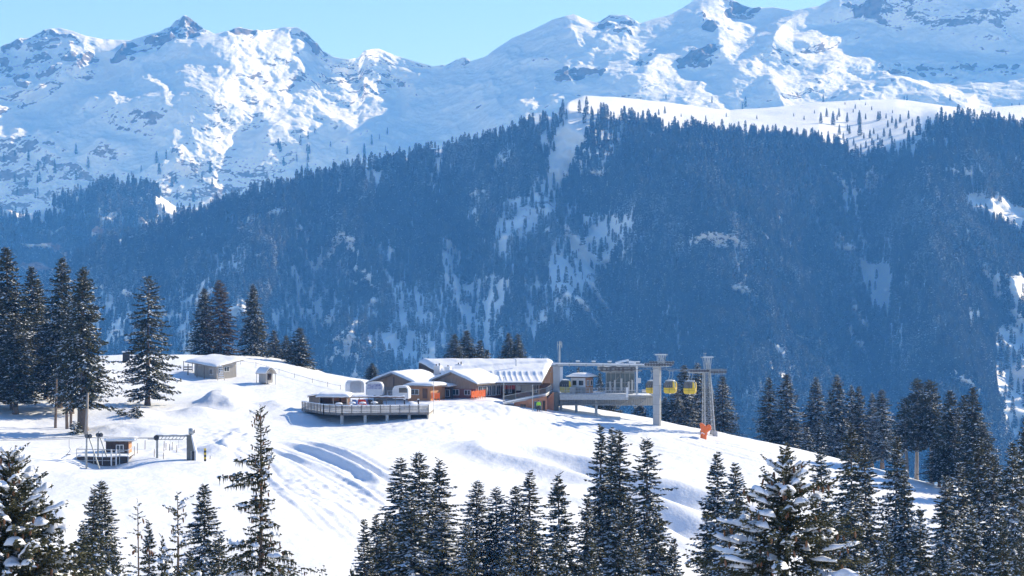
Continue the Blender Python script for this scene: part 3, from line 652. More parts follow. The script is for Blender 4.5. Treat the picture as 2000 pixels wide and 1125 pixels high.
for a in [(818,880,190,112,'c','tallest spruce of the left clump in the middle foreground'),(785,892,196,92,'b','spruce on the left side of the tallest one in the middle clump'),
 (858,896,192,104,'a','spruce on the right side of the tallest one in the middle clump'),(716,1012,172,74,'f','small dark spruce at the far left of the middle foreground'),
 (738,1003,178,80,'f','dark spruce between the small leftmost one and the tall clump'),(928,937,200,92,'c','spruce standing slightly apart right of the tall clump, dark midriff'),
 (974,950,196,84,'b','left one of the three close slim spruces in the middle'),(1005,948,192,84,'e','middle one of the three close slim spruces'),
 (1034,918,198,84,'d','slim pointed spruce, tallest and rightmost of the three close ones'),(1098,926,186,112,'a','regular cone-shaped spruce alone before the blue shadow'),
 (1170,829,214,76,'d','tallest ragged spruce of the middle, leftmost of the four high tips'),(1187,835,220,80,'d','second of the four high ragged tips'),
 (1214,838,212,96,'f','third of the four high ragged tips, with fuller crown'),(1265,854,206,98,'d','fourth of the four high ragged tips, set apart at the right'),
 (1147,968,188,78,'d','thin spruce in front of the leftmost high tip'),(1207,990,172,100,'e','frosted spruce below the high ragged tips'),
 (1238,970,178,92,'a','spruce below the fourth ragged tip'),(1285,990,176,110,'a','wide spruce on the right flank of the middle group'),
 (1319,1048,166,84,'f','last low spruce on the right flank of the middle group'),(918,1020,158,110,'e','snowy spruce low in front of the one with dark midriff'),
 (986,1054,150,110,'b','snowy spruce low in front of the three slim ones'),(1091,1040,152,104,'e','frosted spruce low in front of the regular cone-shaped one'),
 (1156,1060,150,110,'a','frosted spruce low in front of the leftmost high tip'),(806,956,168,130,'e','wide frosted spruce in front of the tall clump'),
 (760,1000,176,100,'c','drooping spruce low at the left side of the tall clump'),(862,1000,170,120,'b','frosted spruce low at the right side of the tall clump'),(1040,1020,172,100,'f','dark spruce between the slim pointed and the regular cone-shaped one'),
 (690,1108,150,36,'s','tiny spruce tip at the bottom left of the middle group'),(1250,1050,155,120,'e','broad frosted spruce at the bottom below the ragged tips')]:
    tree(a[0], a[1], a[2], a[3]*1.45, *a[4:], G8)
G9 = 'frosted spruces in front of the slope at the left'
for a in [(177,951,172,88,'c','left one of the twin frosted spruces in the left foreground'),(200,937,176,92,'e','right and taller one of the twin frosted spruces in the left foreground'),
 (88,995,150,84,'b','frosted spruce directly right of the cone-laden tree at the left edge'),(118,1042,140,90,'a','lower frosted spruce between left edge tree and the twins'),
 (292,1015,160,66,'d','small frosted spruce between the sapling and the ragged tree'),
 (401,943,168,106,'e','regular frosted spruce left of the ragged spire'),(330,1050,140,80,'a','snowy spruce low between the small frosted spruce and the ragged one'),(425,1040,150,90,'b','snowy spruce low at the right foot of the regular frosted spruce'),(155,1020,150,80,'e','frosted spruce low at the left side of the twin spruces'),(235,1060,130,90,'a','snowy spruce low right of the twin spruces'),(370,1075,125,90,'f','low snowy spruce below the ragged and the regular one')]:
    tree(a[0], a[1], a[2], a[3]*1.45, *a[4:], G9)
# ---- meadow trees on the high pasture across the valley
far1 = [spruce(seed=60+i, H=20, R=2.9, sp=1.0, nb=7, cs=1.2, step=.9, snow=.15, droop=.3, bare=.03, minr=.3)[:3] for i in range(3)]
far1 = [npmesh('crown', v, f, ['needles_far', 'snow_tree'], mi) for v, f, mi in far1]
def bilVM(u, v):
    e = np.array([[q[0]/q[1]*F+1000, 562.5-q[2]/q[1]*F] for q in VM[nb:nb+ncr].reshape(-1, 3)]); k = np.argmin((e[:, 0]-u)**2*.3+(e[:, 1]-v)**2)
    return VM[nb:nb+ncr].reshape(-1, 3)[k]
for k, (u, v, s) in enumerate([(1690,205,5),(1670,212,8),(1655,256,11),(1686,272,10),(1703,282,12),(1715,274,10),(1730,232,9),(1742,240,12),(1765,262,13),(1768,250,10),(1783,245,12),(1648,272,11),(1635,235,9),(1590,222,6),(1570,235,8),(1480,232,7),(1420,228,7),(1380,235,8),(1350,232,7),(1615,228,14),(1639,228,14),(1655,240,16),(1677,243,22),(1681,265,24),(1691,234,10),(1702,215,7),(1714,236,16),(1719,233,14),(1745,222,6),(1640,262,16),(1661,262,14),(1626,245,22),(1603,240,18),
   (1667,283,12),(1700,270,14),(1708,262,10),(1732,248,12),(1728,266,14),(1752,252,16),(1760,240,14),(1694,290,12),(1720,288,14),(1745,285,12),(1285,225,10),(1300,222,12),(1180,233,8),(1330,228,6),(1550,228,6),(1680,196,4),(1650,205,5),(1738,270,16),(1775,232,14),(1665,220,7)]):
    p = bilVM(u, v); o = thing('meadow_spruce', 'small lone dark spruce scattered on the sunny high pasture above the forest', 'tree', (p[0], p[1], p[2]-.3), 0, 'lone spruces on the high pasture')
    c = link('crown', far1[k % 3], o); c.scale = (s/20*.95,)*2+(s/20*.9*p[1]/3300,)
# ---- bespoke near trees
def fine_tree(u, v, d, H_, label, prof, seed, cs, step, sp, snow, depth, cones, branches=(), droop=.35, mats=('needles', 'snow_tree'), nbr=7, irr=.25, pads=1.0, name='cone_laden_spruce', gap=0., hang=1.0, r0=.26):
    tip = P(u, v, d); zg = gz(tip.x, tip.y); H = tip.z-zg
    o = thing(name, label, 'tree', (tip.x, tip.y, zg-.05), 0)
    V, Fa, mi, pl = spruce(seed=seed, H=H, prof=prof, cs=cs, step=step, sp=sp, nb=nbr, snow=snow, droop=droop, irr=irr, zmin=H-depth, pads=True, gap=gap, hang=hang, minr=.05)
    V2, F2, m2, _ = spruce(seed=seed+1, H=H, prof=prof, cs=.4, step=.35, sp=.6, nb=7, snow=.4, droop=droop, zmin=2)
    keepf = V2[F2].max(1)[:, 2] < H-depth+.3; F2 = F2[keepf]; m2 = m2[keepf]
    Vs, Fs, Ms = [V, V2], [Fa, F2+len(V)], [mi, m2]; off = len(V)+len(V2)
    rr = np.random.RandomState(seed+9)
    for (zt, a, ln, up_) in branches:                    # long single limbs, angle in degrees, zt metres below the tip
        n = int(ln/(step*.35)); ca, sa = math.cos(rad(a)), math.sin(rad(a)); pts = []
        for i in range(n):
            f = (i+.5)/n; dd = f*ln; z = H-zt+up_*dd-.10*ln*f*f; pts.append((dd*ca+rr.randn()*.04*ln, dd*sa+rr.randn()*.07*ln, z+rr.randn()*.04))
        for (x, y, z) in pts:
            aa = rad(a)+rr.randn()*.7; s = cs*(.8+.6*rr.rand()); dr = np.array([math.cos(aa), math.sin(aa), -.2]); sdv = np.array([-math.sin(aa), math.cos(aa), 0]); p = np.array([x, y, z]); up = np.array([0, 0, 1.])
            vv_ = np.stack([p-dr*s*.15, p+dr*s*.5+sdv*s*.3-up*s*.12, p+dr*s, p+dr*s*.5-sdv*s*.3-up*s*.12, p+dr*s*.45+up*s*.15, p+dr*s*.4-up*s*.3, p+sdv*.1*s, p-sdv*.1*s+dr*s*.3, p+dr*s*.3-up*s*(1.0+rr.rand())])
            fc = np.array([(0,4,1),(1,4,2),(2,4,3),(3,4,0),(0,1,5),(1,2,5),(2,3,5),(3,0,5),(6,7,8)]); mm = np.zeros(9, int); mm[:4] = rr.rand() < snow
            Vs.append(vv_); Fs.append(fc+off); Ms.append(mm); off += 9
        pl.append((rad(a), ln, H-zt, up_-.08, .9))
    link('crown', npmesh('crown', np.concatenate(Vs), np.concatenate(Fs), mats, np.concatenate(Ms)), o)
    tr = trunkmesh('trunk', H, r0); link('trunk', tr, o)
    # snow pads lying along the limbs
    m = MB()
    for (a, ln, zb, up, t) in pl:
        if ln < .35 or rr.rand() > .6*pads: continue
        ca, sa = math.cos(a), math.sin(a); wd = min(.21, .06+.12*ln)*(.6+.7*rr.rand()); f0 = .3+.3*rr.rand(); f1 = min(1.02, f0+.3+.3*rr.rand()); ph = rr.rand()*9
        nx, ny = 9, 6
        def fn(i, j, ca=ca, sa=sa, ln=ln, zb=zb, up=up, wd=wd, f0=f0, f1=f1, ph=ph):
            f = f0+(f1-f0)*i; dd = f*ln; e = math.sin(math.pi*min(max(i, .0), 1.))**.6; w = wd*(.25+.75*e)*(1+.25*math.sin(i*11+ph)); q = (j-.5)*2
            hgt = wd*.6*e*(1-q*q)**.5*(1+.35*math.sin(i*9+ph*2)) if abs(q) < 1 else 0
            return (ca*dd-sa*q*w, sa*dd+ca*q*w, zb+up*dd+.3*droop*ln*f**3+.02+hgt-.10*wd*q*q)
        m.grid(fn, nx, ny, thick=.04)
    if m.v: m.obj('snow_load', 'snow_tree', o, smooth=True)
    # hanging cones
    cm = MB().lathe([(.006, 0), (.022, -.02), (.030, -.06), (.026, -.11), (.006, -.155)], n=7).mesh('cone', 'cone_brown', True)
    cl = [q for q in pl if .25 < q[1] < 3]; cnt = 0
    for k in range(cones*3):
        if cnt >= cones or not cl: break
        a, ln, zb, up, t = cl[rr.randint(len(cl))]
        if math.sin(a) > .35: continue
        f = .55+.45*rr.rand(); dd = f*ln; q = rr.randn()*.09
        c = link('cone', cm, o); c.location = (math.cos(a)*dd-math.sin(a)*q, math.sin(a)*dd+math.cos(a)*q, zb+up*dd+.3*droop*ln*f**3-.06); c.scale = (1.15, 1.15, 1.3*(.8+.4*rr.rand())); c.rotation_euler = (rr.randn()*.15, rr.randn()*.15, 0); cnt += 1
    return o
kx = lambda px, d: px/F*d
fine_tree(1534, 858, 70, 0, 'big dark spruce loaded with brown cones and snow pads, nearest tree at the right', lambda q: (.03+.12*q if q < .35 else .07+(min(q, 4.3)-.35)*.66)*(1+.22*math.sin(q*7.5)), 101, .15, .055, .19, .24, 5.4, 95, nbr=9, droop=.3, pads=.75, irr=.2)
fine_tree(20, 873, 68, 0, 'cone-laden spruce with thick snow pads at the left edge, nearest tree on the left', lambda q: .10+min(q, 4)*.56+.08*math.sin(q*6), 111, .17, .055, .17, .22, 5.2, 95, nbr=10, droop=.3, pads=.8, irr=.22)
fine_tree(508, 788, 100, 0, 'ragged narrow spruce spire with one long limb reaching left, tallest tree in the left foreground', lambda q: .16+.055*q+.07*math.sin(q*3.1)+(.0 if q < 5.3 else (q-5.3)*.55), 121, .15, .085, .19, .16, 8.0, 70,
  branches=[(3.0,178,1.75,.02),(3.35,170,1.5,-.05),(2.4,190,1.0,.10),(3.1,200,1.2,0),(4.1,175,1.05,-.15),(4.3,188,.9,-.1),(1.9,15,.45,0),(2.9,350,.5,-.1),(4.9,355,.8,-.35),(6.1,350,1.35,-.15),(6.4,5,1.5,-.2),(5.9,180,1.3,-.1),(6.3,175,1.6,-.25)], nbr=6, droop=.35, pads=.55, irr=.45, gap=.1, hang=1.5, name='ragged_spruce')
fine_tree(346, 960, 112, 0, 'ragged spruce with short flat snowy limbs between the sapling and the regular frosted spruce', lambda q: .10+.14*q+.25*abs(math.sin(q*1.9)), 131, .2, .15, .30, .38, 5.5, 20, nbr=5, droop=.2, pads=.8, irr=.5, gap=.25, name='ragged_spruce')
fine_tree(268, 972, 84, 0, 'thin bare young spruce with long pointed leader and sparse upturned twigs, left foreground', lambda q: .05+.17*q*(1+.25*math.sin(q*8)), 141, .12, .16, .36, .2, 3.5, 12, nbr=4, droop=-.35, pads=0, irr=.3, gap=.2, name='young_spruce', hang=.3, r0=.12)
fine_tree(228, 1103, 74, 0, 'snow-covered treetop poking in at the bottom edge below the sapling', lambda q: .15+.5*q, 151, .15, .12, .28, .5, 2.0, 10, nbr=7, droop=.25, pads=1.0, name='snowy_treetop')
fine_tree(386, 1112, 72, 0, 'snow-covered treetop at the bottom edge below the regular frosted spruce', lambda q: .15+.5*q, 161, .15, .12, .28, .5, 2.0, 6, nbr=7, droop=.25, pads=1.0, name='snowy_treetop')
# ------------------------------------------------------------------ buildings
def lump(x, y, s=1.0, a=.12): return a*float(fbm(np.array([x/s]), np.array([y/s]), 2.2, 3)[0])
def gable_house(name, label, cat, u, v, d, rz, hw, L, ze, rise, group=None, over=.7, wall='wood_brown', low=None, lowh=0, snow=.38, slip=0):
    """front gable centred on u at distance d, length L running back, eaves at ze, base at direction v"""
    b = P(u, v, d); o = thing(name, label, cat, (b.x, b.y, b.z), rz, group); w = hw-over
    sl = rise/hw; zr = ze+rise
    m = MB()
    zw = ze+sl*over
    if low:
        lo = MB(); lo.box(-w, w, over, L-over, -1.5, lowh); lo.obj('lower_wall', low, o)
        m.prism([(-w, lowh), (w, lowh), (w, zw-.06), (0, zr-.10), (-w, zw-.06)], 'y', over+.02, L-over-.02)
    else: m.prism([(-w, -1.5), (w, -1.5), (w, zw-.06), (0, zr-.10), (-w, zw-.06)], 'y', over, L-over)
    m.obj('upper_wall' if low else 'wall', wall, o)
    r = MB(); r.prism([(-hw, ze-.05), (0, zr-.05), (hw, ze-.05), (hw, ze+.14), (0, zr+.16), (-hw, ze+.14)], 'y', 0, L); rf = r.obj('roof', 'wood_grey', o)
    s = MB()
    def fn(i, j):
        x = (i*2-1)*(hw+.05); y = -.12+j*(L+.24); q = abs(i*2-1); e = min(j, 1-j)*L
        z = ze+.17+rise*(1-math.sqrt(q*q+.006))+snow*(1-q**7)*min(1, .55+e*1.6)+lump(x+u, y, 1.6, .10)
        return (x, y, z)
    s.grid(fn, 22, 16, thick=.0001)
    # close down to the roof
    def fb(i, j): x = (i*2-1)*(hw+.05); return (x, -.12+j*(L+.24), ze+.15+rise*(1-abs(i*2-1))-.0)
    s = MB(); s.grid(fn, 22, 16); base = len(s.v); nU, nV = 22, 16
    s.grid(fb, nU, nV)
    ix = lambda i, j: j*(nU+1)+i
    for i in range(nU): s.f += [(ix(i, 0), base+ix(i, 0), base+ix(i+1, 0), ix(i+1, 0)), (ix(i+1, nV), base+ix(i+1, nV), base+ix(i, nV), ix(i, nV))]
    for j in range(nV): s.f += [(ix(0, j+1), base+ix(0, j+1), base+ix(0, j), ix(0, j)), (ix(nU, j), base+ix(nU, j), base+ix(nU, j+1), ix(nU, j+1))]
    s.obj('snow_layer', 'snow_roof', rf, smooth=True)
    return o
def window(parent, x0, x1, z0, z1, y, side='y', nx=2, mat='white', glass='window_glass', out=-1):
    f = MB(); t = .07
    def bx(a, b, c, e, p, q):
        if side == 'y': f.box(a, b, min(p, q), max(p, q), c, e)
        else: f.box(min(p, q), max(p, q), a, b, c, e)
    y1 = y+out*.07
    bx(x0, x1, z0, z0+t, y, y1); bx(x0, x1, z1-t, z1, y, y1)
    for i in range(nx+1):
        c = x0+(x1-x0-t)*i/nx; bx(c, c+t, z0+t, z1-t, y, y1)
    w = f.obj('window', mat, parent)
    g = MB(); y2 = y+out*.03
    if side == 'y': g.box(x0+.02, x1-.02, min(y, y2), max(y, y2), z0+.02, z1-.02)
    else: g.box(min(y, y2), max(y, y2), x0+.02, x1-.02, z0+.02, z1-.02)
    g.obj('pane', glass, w); return w
def curtain(parent, x0, x1, z0, z1, y, mat, name='panel', side='y', out=-1, t=.05):
    m = MB(); y2 = y+out*t
    if side == 'y': m.box(x0, x1, min(y, y2), max(y, y2), z0, z1)
    else: m.box(min(y, y2), max(y, y2), x0, x1, z0, z1)
    return m.obj(name, mat, parent)
# chalet with the grey gable
A = gable_house('wooden_chalet', 'left chalet with broad weathered timber gable and thick snow roof', 'chalet', 764, 779, 349, -24, 4.35, 10.5, 2.15, 1.65, 'snow-covered chalets', over=.9, wall='wood_gable', low='wood_grey', lowh=1.7)
window(A, -1.1, .2, .45, 1.2, .9); window(A, 1.0, 2.3, .45, 1.2, .9)
curtain(A, -.06, .06, 1.9, 3.3, .9, 'wood_dark', 'gable_post')
# chalet with bricks
B = gable_house('wooden_chalet', 'right chalet with brick lower walls, timber gable and white framed windows', 'chalet', 880, 779, 351, -28, 4.6, 9.5, 2.2, 1.75, 'snow-covered chalets', over=.55, wall='wood_gable', low='brick', lowh=1.55)
window(B, -.6, 1.2, .55, 1.45, .55, nx=3); window(B, 2.1, 3.2, .6, 1.4, .55, nx=2); window(B, -2.6, -1.3, .5, 1.4, .55, nx=3); curtain(B, -.25, .85, .62, .95, .62, 'red', 'window_box')
for i in range(5): window(B, 1.3+i*1.45, 2.5+i*1.45, .35, 1.9, 4.05, side='x', nx=2, out=1)
# roof link between both, and the small warm timber annex
b = P(822, 778, 346); o = thing('timber_annex', 'low warm-coloured timber annex with flat snowy roof between the two chalets', 'annex', b, -24)
MB().box(-2.2, 1.6, 0, 5, -1.2, 1.75).obj('wall', 'wood_warm', o); rf = MB().box(-2.7, 2.3, -.5, 5.4, 1.8, 1.93).obj('roof', 'wood_grey', o)
MB().grid(lambda i, j: (-2.75+5.1*i, -.55+6*j, 2.02+.38*(1-abs(2*i-1)**6)*(1-abs(2*j-1)**6)+lump(i*5, j*6, 1.5, .06)), 14, 12, thick=.09).obj('snow_layer', 'snow_roof', rf, smooth=True)
window(o, -1.7, -.3, .5, 1.35, 0, nx=2); MB().box(.3, 1.1, -.06, 0, 0, 1.5).obj('door', 'wood_brown', o)
# porch posts beside annex
o = thing('snowy_porch_roof', 'snow-covered porch roof over dark entrance between annex and brick chalet', 'porch', P(848, 778, 350), -24)
rf = MB().box(-2.2, 2.6, -.4, 3.5, 1.75, 1.86).obj('roof', 'wood_grey', o)
MB().grid(lambda i, j: (-2.25+4.9*i, -.45+4*j, 1.95+.3*(1-abs(2*i-1)**6)*(1-abs(2*j-1)**6)), 12, 8, thick=.08).obj('snow_layer', 'snow_roof', rf, smooth=True)
for x in (-1.8, 2.2): MB().tube((x, -.1, -.6), (x, -.1, 1.75), .07).obj('post', 'wood_dark', o)
MB().box(-2, 2.4, 1.5, 1.6, -.8, 1.7).obj('back_wall', 'wood_dark', o)
window(o, -1.5, 0, .2, 1.3, 1.5, nx=2); window(o, .5, 1.9, .2, 1.3, 1.5, nx=2)
# orange nets
def net(name, label, u0, v0, d0, u1, v1, d1, h, n):
    a = P(u0, v0, d0); b = P(u1, v1, d1); L_ = (b-a).length; o = thing(name, label, 'fence', a, math.degrees(math.atan2(b.y-a.y, b.x-a.x)), 'orange safety nets')
    dz = b.z-a.z
    m = MB()
    for k in range(9): z = .08+(h-.1)*k/8; m.path([(L_*i/12, 0, z+dz*i/12+.07*math.sin(i*2.3+k*.3)) for i in range(13)], .035, 4)
    for i in range(int(L_/.22)): x = L_*i/int(L_/.22); q = dz*x/L_+.07*math.sin(x/L_*12*2.3); m.tube((x, 0, .05+q), (x+.1, 0, h+q), .035, n=4)
    m.obj('net', 'orange', o)
    for i in range(n): x = L_*i/(n-1); MB().tube((x, .06, -.3+dz*i/(n-1)), (x, .06, h+.15+dz*i/(n-1)), .04).obj('pole', 'orange', o)
net('safety_net', 'orange safety net in front of the porch between the chalets', 832, 779, 346, 858, 779, 345, .85, 5)
net('safety_net', 'orange safety net along the right wall of the brick chalet', 921, 777, 347, 948, 774, 350, .95, 7)
# long roof of the lift station
st = thing('lift_station_hall', 'long gondola station hall under a wide snow roof with dark glazed porch', 'station', (0, 0, 0), 0)
def q3(u, v, d): return P(u, v, d)
zE = q3(1000, 748.5, 354).z; zR = q3(950, 707.5, 366).z
def roofpt(i, j):                      # i along, j from eave to ridge and over the back
    d = 354+j*12 if j <= 1 else 366+(j-1)*10
    ul = 905-(905-818)*min(j, 1)**.8; ur = 1058+(1080-1058)*min(j, 1)
    u = ul+(ur-ul)*i; x = (u-1000)/F*d; z = zE+(zR-zE)*min(j, 1) if j <= 1 else zR-2.5*(j-1)
    return x, d, z
m = MB(); m.grid(lambda i, j: roofpt(i, j*2), 30, 24, thick=.22); rf = m.obj('roof', 'wood_dark', st)
def rs_(i, j):
    jj = j*2; x, y, z = roofpt(i, jj); e = min(i, 1-i)*22; f = min(1, e*1.2)
    h = .10+.38*sstep(.30, .42, jj)*(1-.6*sstep(1.0, 1.3, jj))*f**.5
    if jj < .42: h += .09*max(0, math.sin(x*6.5+jj*9+1.5*math.sin(x*.9)))*sstep(.03, .12, jj)*f
    lo = max(0, 1-abs(jj-(.55+.25*i))/.04)*.0
    step = .22*float(sstep(0, .05, jj-(.45+.40*i)))*f          # step of the sliding snow sheet
    q = jj-1
    return (x*1.002, y, z+.03+h+step+lump(x, y, 2.5, .08)*sstep(.35, .5, jj)-.12*math.exp(-(q/.04)**2))
m = MB(); m.grid(rs_, 150, 90, thick=.05); m.obj('snow_layer', 'snow_roof', rf, smooth=True)
zg_ = P(1000, 776, 356).z
m = MB(); x0 = P(925, 0, 358).x; x1 = P(1050, 0, 358).x
m.box(x0, x1, 357.5, 372, zg_-2, zE+.3).obj('hall_wall', 'wood_dark', st)
m = MB(); m.prism([(356.5, zE-.1), (366, zR-.3), (376, zR-2.9), (376, zg_-3), (356.5, zg_-3)], 'x', x1, P(1080, 0, 361).x); m.obj('end_wall', 'wood_brown', st)
def px_(u, d=357.5): return (u-1000)/F*d
for u0, u1, v0, v1, mat in ((985, 1006, 749, 760, 'red'),):
    curtain(st, px_(u0), px_(u1), P(0, v1, 357.5).z, P(0, v0, 357.5).z, 357.45, mat, 'red_panel')
curtain(st, px_(1006), px_(1017), P(0, 763, 357).z, P(0, 752, 357).z, 357.4, 'white', 'notice_board')
curtain(st, px_(1018), px_(1039), P(0, 765, 357).z, P(0, 751, 357).z, 357.4, 'concrete_pale', 'pale_panel')
curtain(st, px_(1006), px_(1036), P(0, 775, 357).z, P(0, 766, 357).z, 357.42, 'brick', 'brick_base')
curtain(st, px_(948), px_(960), P(0, 772, 357).z, P(0, 756, 357).z, 357.4, 'concrete', 'pale_panel')
for u in (963, 972, 981, 992, 1040, 1047):
    window(st, px_(u), px_(u+7), P(0, 768, 357).z, P(0, 752, 357).z, 357.44, nx=2)
for u in (930, 940, 961, 982, 1007, 1041, 1052):
    MB().tube((px_(u, 355), 355, zg_-1), (px_(u, 355), 355, zE+.2), .09).obj('post', 'wood_grey', st)
curtain(st, px_(930, 353.8), px_(1057, 353.8), zE-.30, zE-.02, 353.9, 'wood_grey', 'fascia')
o = thing('roof_vent', 'curved white vent pipe sticking out of the long station roof', 'vent', P(1008, 711, 361)+Vector((0, 0, -.3)), 0); MB().tube((0, 0, 0), (0, 0, .9), .13).obj('pipe', 'white', o); MB().path([(0, 0, .85), (-.05, 0, 1.1), (-.25, 0, 1.2), (-.35, 0, 1.05)], .11, 8).obj('bend', 'white', o)
# chimneys
def chimney(u, v, d, w, h, label, n):
    o = thing('chimney', label, 'chimney', P(u, v, d), -20, 'chimneys on the snowy roofs')
    MB().box(-w/2, w/2, -.4, .4, -1.5, h).obj('stack', 'white', o); MB().box(-w/2-.06, w/2+.06, -.46, .46, h, h+.12).obj('cap', 'snow_roof', o)
    for i in range(n): MB().tube((-w/2+(i+.5)*w/n, 0, h+.12), (-w/2+(i+.5)*w/n, 0, h+.12+.25+.15*(i % 2)), .10).obj('flue', 'dark', o)
chimney(855, 722, 360, 1.0, .5, 'white chimney with two dark flues at the left of the brick chalet roof', 2)
chimney(875, 722, 358, .9, .35, 'low white chimney with dark hood in the middle of the brick chalet roof', 1)
chimney(898, 716, 362, .9, .25, 'small chimney with two short dark pots nearest the long station roof', 2)
# bubble shelters
def shelter(u, v, d, rz, w, h, label, front):
    o = thing('windshield_shelter', label, 'shelter', P(u, v, d), rz, 'white arched shelters beside the chalet')
    out = [(-w/2, -.4), (-w/2, h*.6), (-w/2+.12, h*.84), (-w/2+.4, h*.97), (0, h*1.02), (w/2-.4, h*.97), (w/2-.12, h*.84), (w/2, h*.6), (w/2, -.4)]
    n = len(out); inn = [(x*(1-.2/w*1), z-.12) for x, z in out]
    m = MB()
    for a, b_ in ((0, 1.3),):
        pts = [(x, a, z) for x, z in out]+[(x, b_, z) for x, z in out]+[(x, a, z) for x, z in inn]+[(x, b_, z) for x, z in inn]
        f = []
        for i in range(n-1): f += [(i, n+i, n+i+1, i+1), (2*n+i, 2*n+i+1, 3*n+i+1, 3*n+i), (i, i+1, 2*n+i+1, 2*n+i), (n+i, 3*n+i, 3*n+i+1, n+i+1)]
        m.poly(pts, f)
    m.obj('shell', 'white', o)
    m = MB(); m.prism([(x, z) for x, z in inn], 'y', .12 if front else .9, .17 if front else .95); m.obj('front_cover', 'white', o)
    if front: m = MB(); m.prism([(-w/2+.22, h*.28), (w/2-.22, h*.28), (w/2-.25, h*.84), (-w/2+.3, h*.84)] if front == 1 else [(-.25, h*.3), (w/2-.22, h*.3), (w/2-.25, h*.84), (-.25, h*.84)], 'y', .07, .115); m.obj('window', 'blue_print' if front == 1 else 'window_glass', o)
    MB().grid(lambda i, j: ((i-.5)*w*.8, .05+1.2*j, h*1.0+.11*(1-(2*i-1)**4)), 8, 5, thick=.1).obj('snow_layer', 'snow_roof', o, smooth=True)
shelter(697, 761, 356, 35, 2.6, 1.35, 'pale arched shelter turned away, leftmost of the three beside the chalet', False)
shelter(731, 765, 346, -8, 2.6, 1.35, 'white arched shelter with blue printed cover, middle of the three', 1)
shelter(782, 772, 342, -14, 2.5, 1.3, 'white arched shelter with printed cover, rightmost in front of the timber gable', 2)

# ------------------------------------------------------------------ sun terrace on stilts
dk = thing('sun_terrace', 'grey timber sun terrace on pale stilts with board railing', 'terrace', (0, 0, 0), 0)
def D_(u, v, d): p = P(u, v, d); return p.x, p.y, p.z
zF = P(760, 805, 322).z
front = [(590, 331), (632, 322), (668, 319), (837, 321)]; back = [(848, 331), (700, 345), (606, 343)]
ol = [((u-1000)/F*d, d) for u, d in front+back]
m = MB(); m.prism(ol, 'z', zF-.28, zF); m.obj('deck', 'wood_grey', dk)
m = MB(); m.prism([(x*.998, y+.3) for x, y in ol], 'z', zF+.004, zF+.10); m.obj('snow_on_deck', 'snow_roof', dk)
m = MB()
for (a, b_) in zip(ol[:3], ol[1:4]):
    a = Vector((*a, 0)); b_ = Vector((*b_, 0)); L_ = (b_-a).length; dv = (b_-a)/L_; n = Vector((dv.y, -dv.x, 0))
    for k in range(5):                                         # five boards
        z0 = zF-.05+.21*k; p = [a, b_, b_-n*.05, a-n*.05]; m.poly([(q.x, q.y, z0) for q in p]+[(q.x, q.y, z0+.175) for q in p], [(3, 2, 1, 0), (4, 5, 6, 7), (0, 1, 5, 4), (1, 2, 6, 5), (2, 3, 7, 6), (3, 0, 4, 7)])
m.obj('railing_boards', 'wood_pale', dk)
m = MB()
for (a, b_) in zip(ol[:3], ol[1:4]):
    a = Vector((*a, 0)); b_ = Vector((*b_, 0)); L_ = (b_-a).length; k = max(2, int(L_/1.3))
    for i in range(k+1): p = a+(b_-a)*i/k; m.box(p.x-.06, p.x+.06, p.y-.14, p.y-.03, zF-.3, zF+1.08)
m.obj('railing_posts', 'wood_grey', dk)
m = MB()
for (a, b_) in zip(ol[:3], ol[1:4]): m.tube((a[0], a[1]-.02, zF+1.08), (b_[0], b_[1]-.02, zF+1.08), .075, n=6)
m.obj('handrail', 'snow_roof', dk)
for u, d, vb in ((668, 320, 836), (713, 320, 831), (756, 320.5, 828), (799, 321, 825), (653, 330, 822), (684, 332, 820), (722, 334, 816), (760, 334, 816), (812, 333, 812)):
    x = (u-1000)/F*d; MB().tube((x, d, gz(x, d)-.6), (x, d, zF-.27), .23, n=12).obj('stilt', 'concrete_pale', dk)
# right end wall
a = P(837, 815, 321.2); m = MB(); m.poly([(ol[3][0], ol[3][1]+.1, zF-2.3), (ol[4][0], ol[4][1], zF-1.9), (ol[4][0], ol[4][1], zF-.25), (ol[3][0], ol[3][1]+.1, zF-.25), (ol[3][0]-.2, ol[3][1]+.1, zF-2.3), (ol[4][0]-.2, ol[4][1], zF-1.9), (ol[4][0]-.2, ol[4][1], zF-.25), (ol[3][0]-.2, ol[3][1]+.1, zF-.25)], [(0,1,2,3),(7,6,5,4),(0,4,5,1),(1,5,6,2),(2,6,7,3),(3,7,4,0)]); m.obj('end_wall', 'wood_pale', dk)
m = MB()
for k in range(4): z0 = zF+.05+.28*k; m.poly([(ol[3][0]+.02, ol[3][1], z0), (ol[4][0], ol[4][1], z0), (ol[4][0], ol[4][1], z0+.17), (ol[3][0]+.02, ol[3][1], z0+.17), (ol[3][0]-.04, ol[3][1], z0), (ol[4][0]-.06, ol[4][1], z0), (ol[4][0]-.06, ol[4][1], z0+.17), (ol[3][0]-.04, ol[3][1], z0+.17)], [(0,1,2,3),(7,6,5,4),(0,4,5,1),(1,5,6,2),(2,6,7,3),(3,7,4,0)])
m.obj('end_railing', 'white', dk)
# stored timber under the deck
o = thing('timber_stack', 'low pale timber stack lying in the snow under the terrace', 'timber', (P(742, 0, 326).x, 326, gz(P(742, 0, 326).x, 326)), 0)
for k in range(3): MB().box(-1.4+.1*k, 1.4-.1*k, -.5, .5, .05+.2*k, .22+.2*k).obj('beam_layer', 'wood_pale', o)
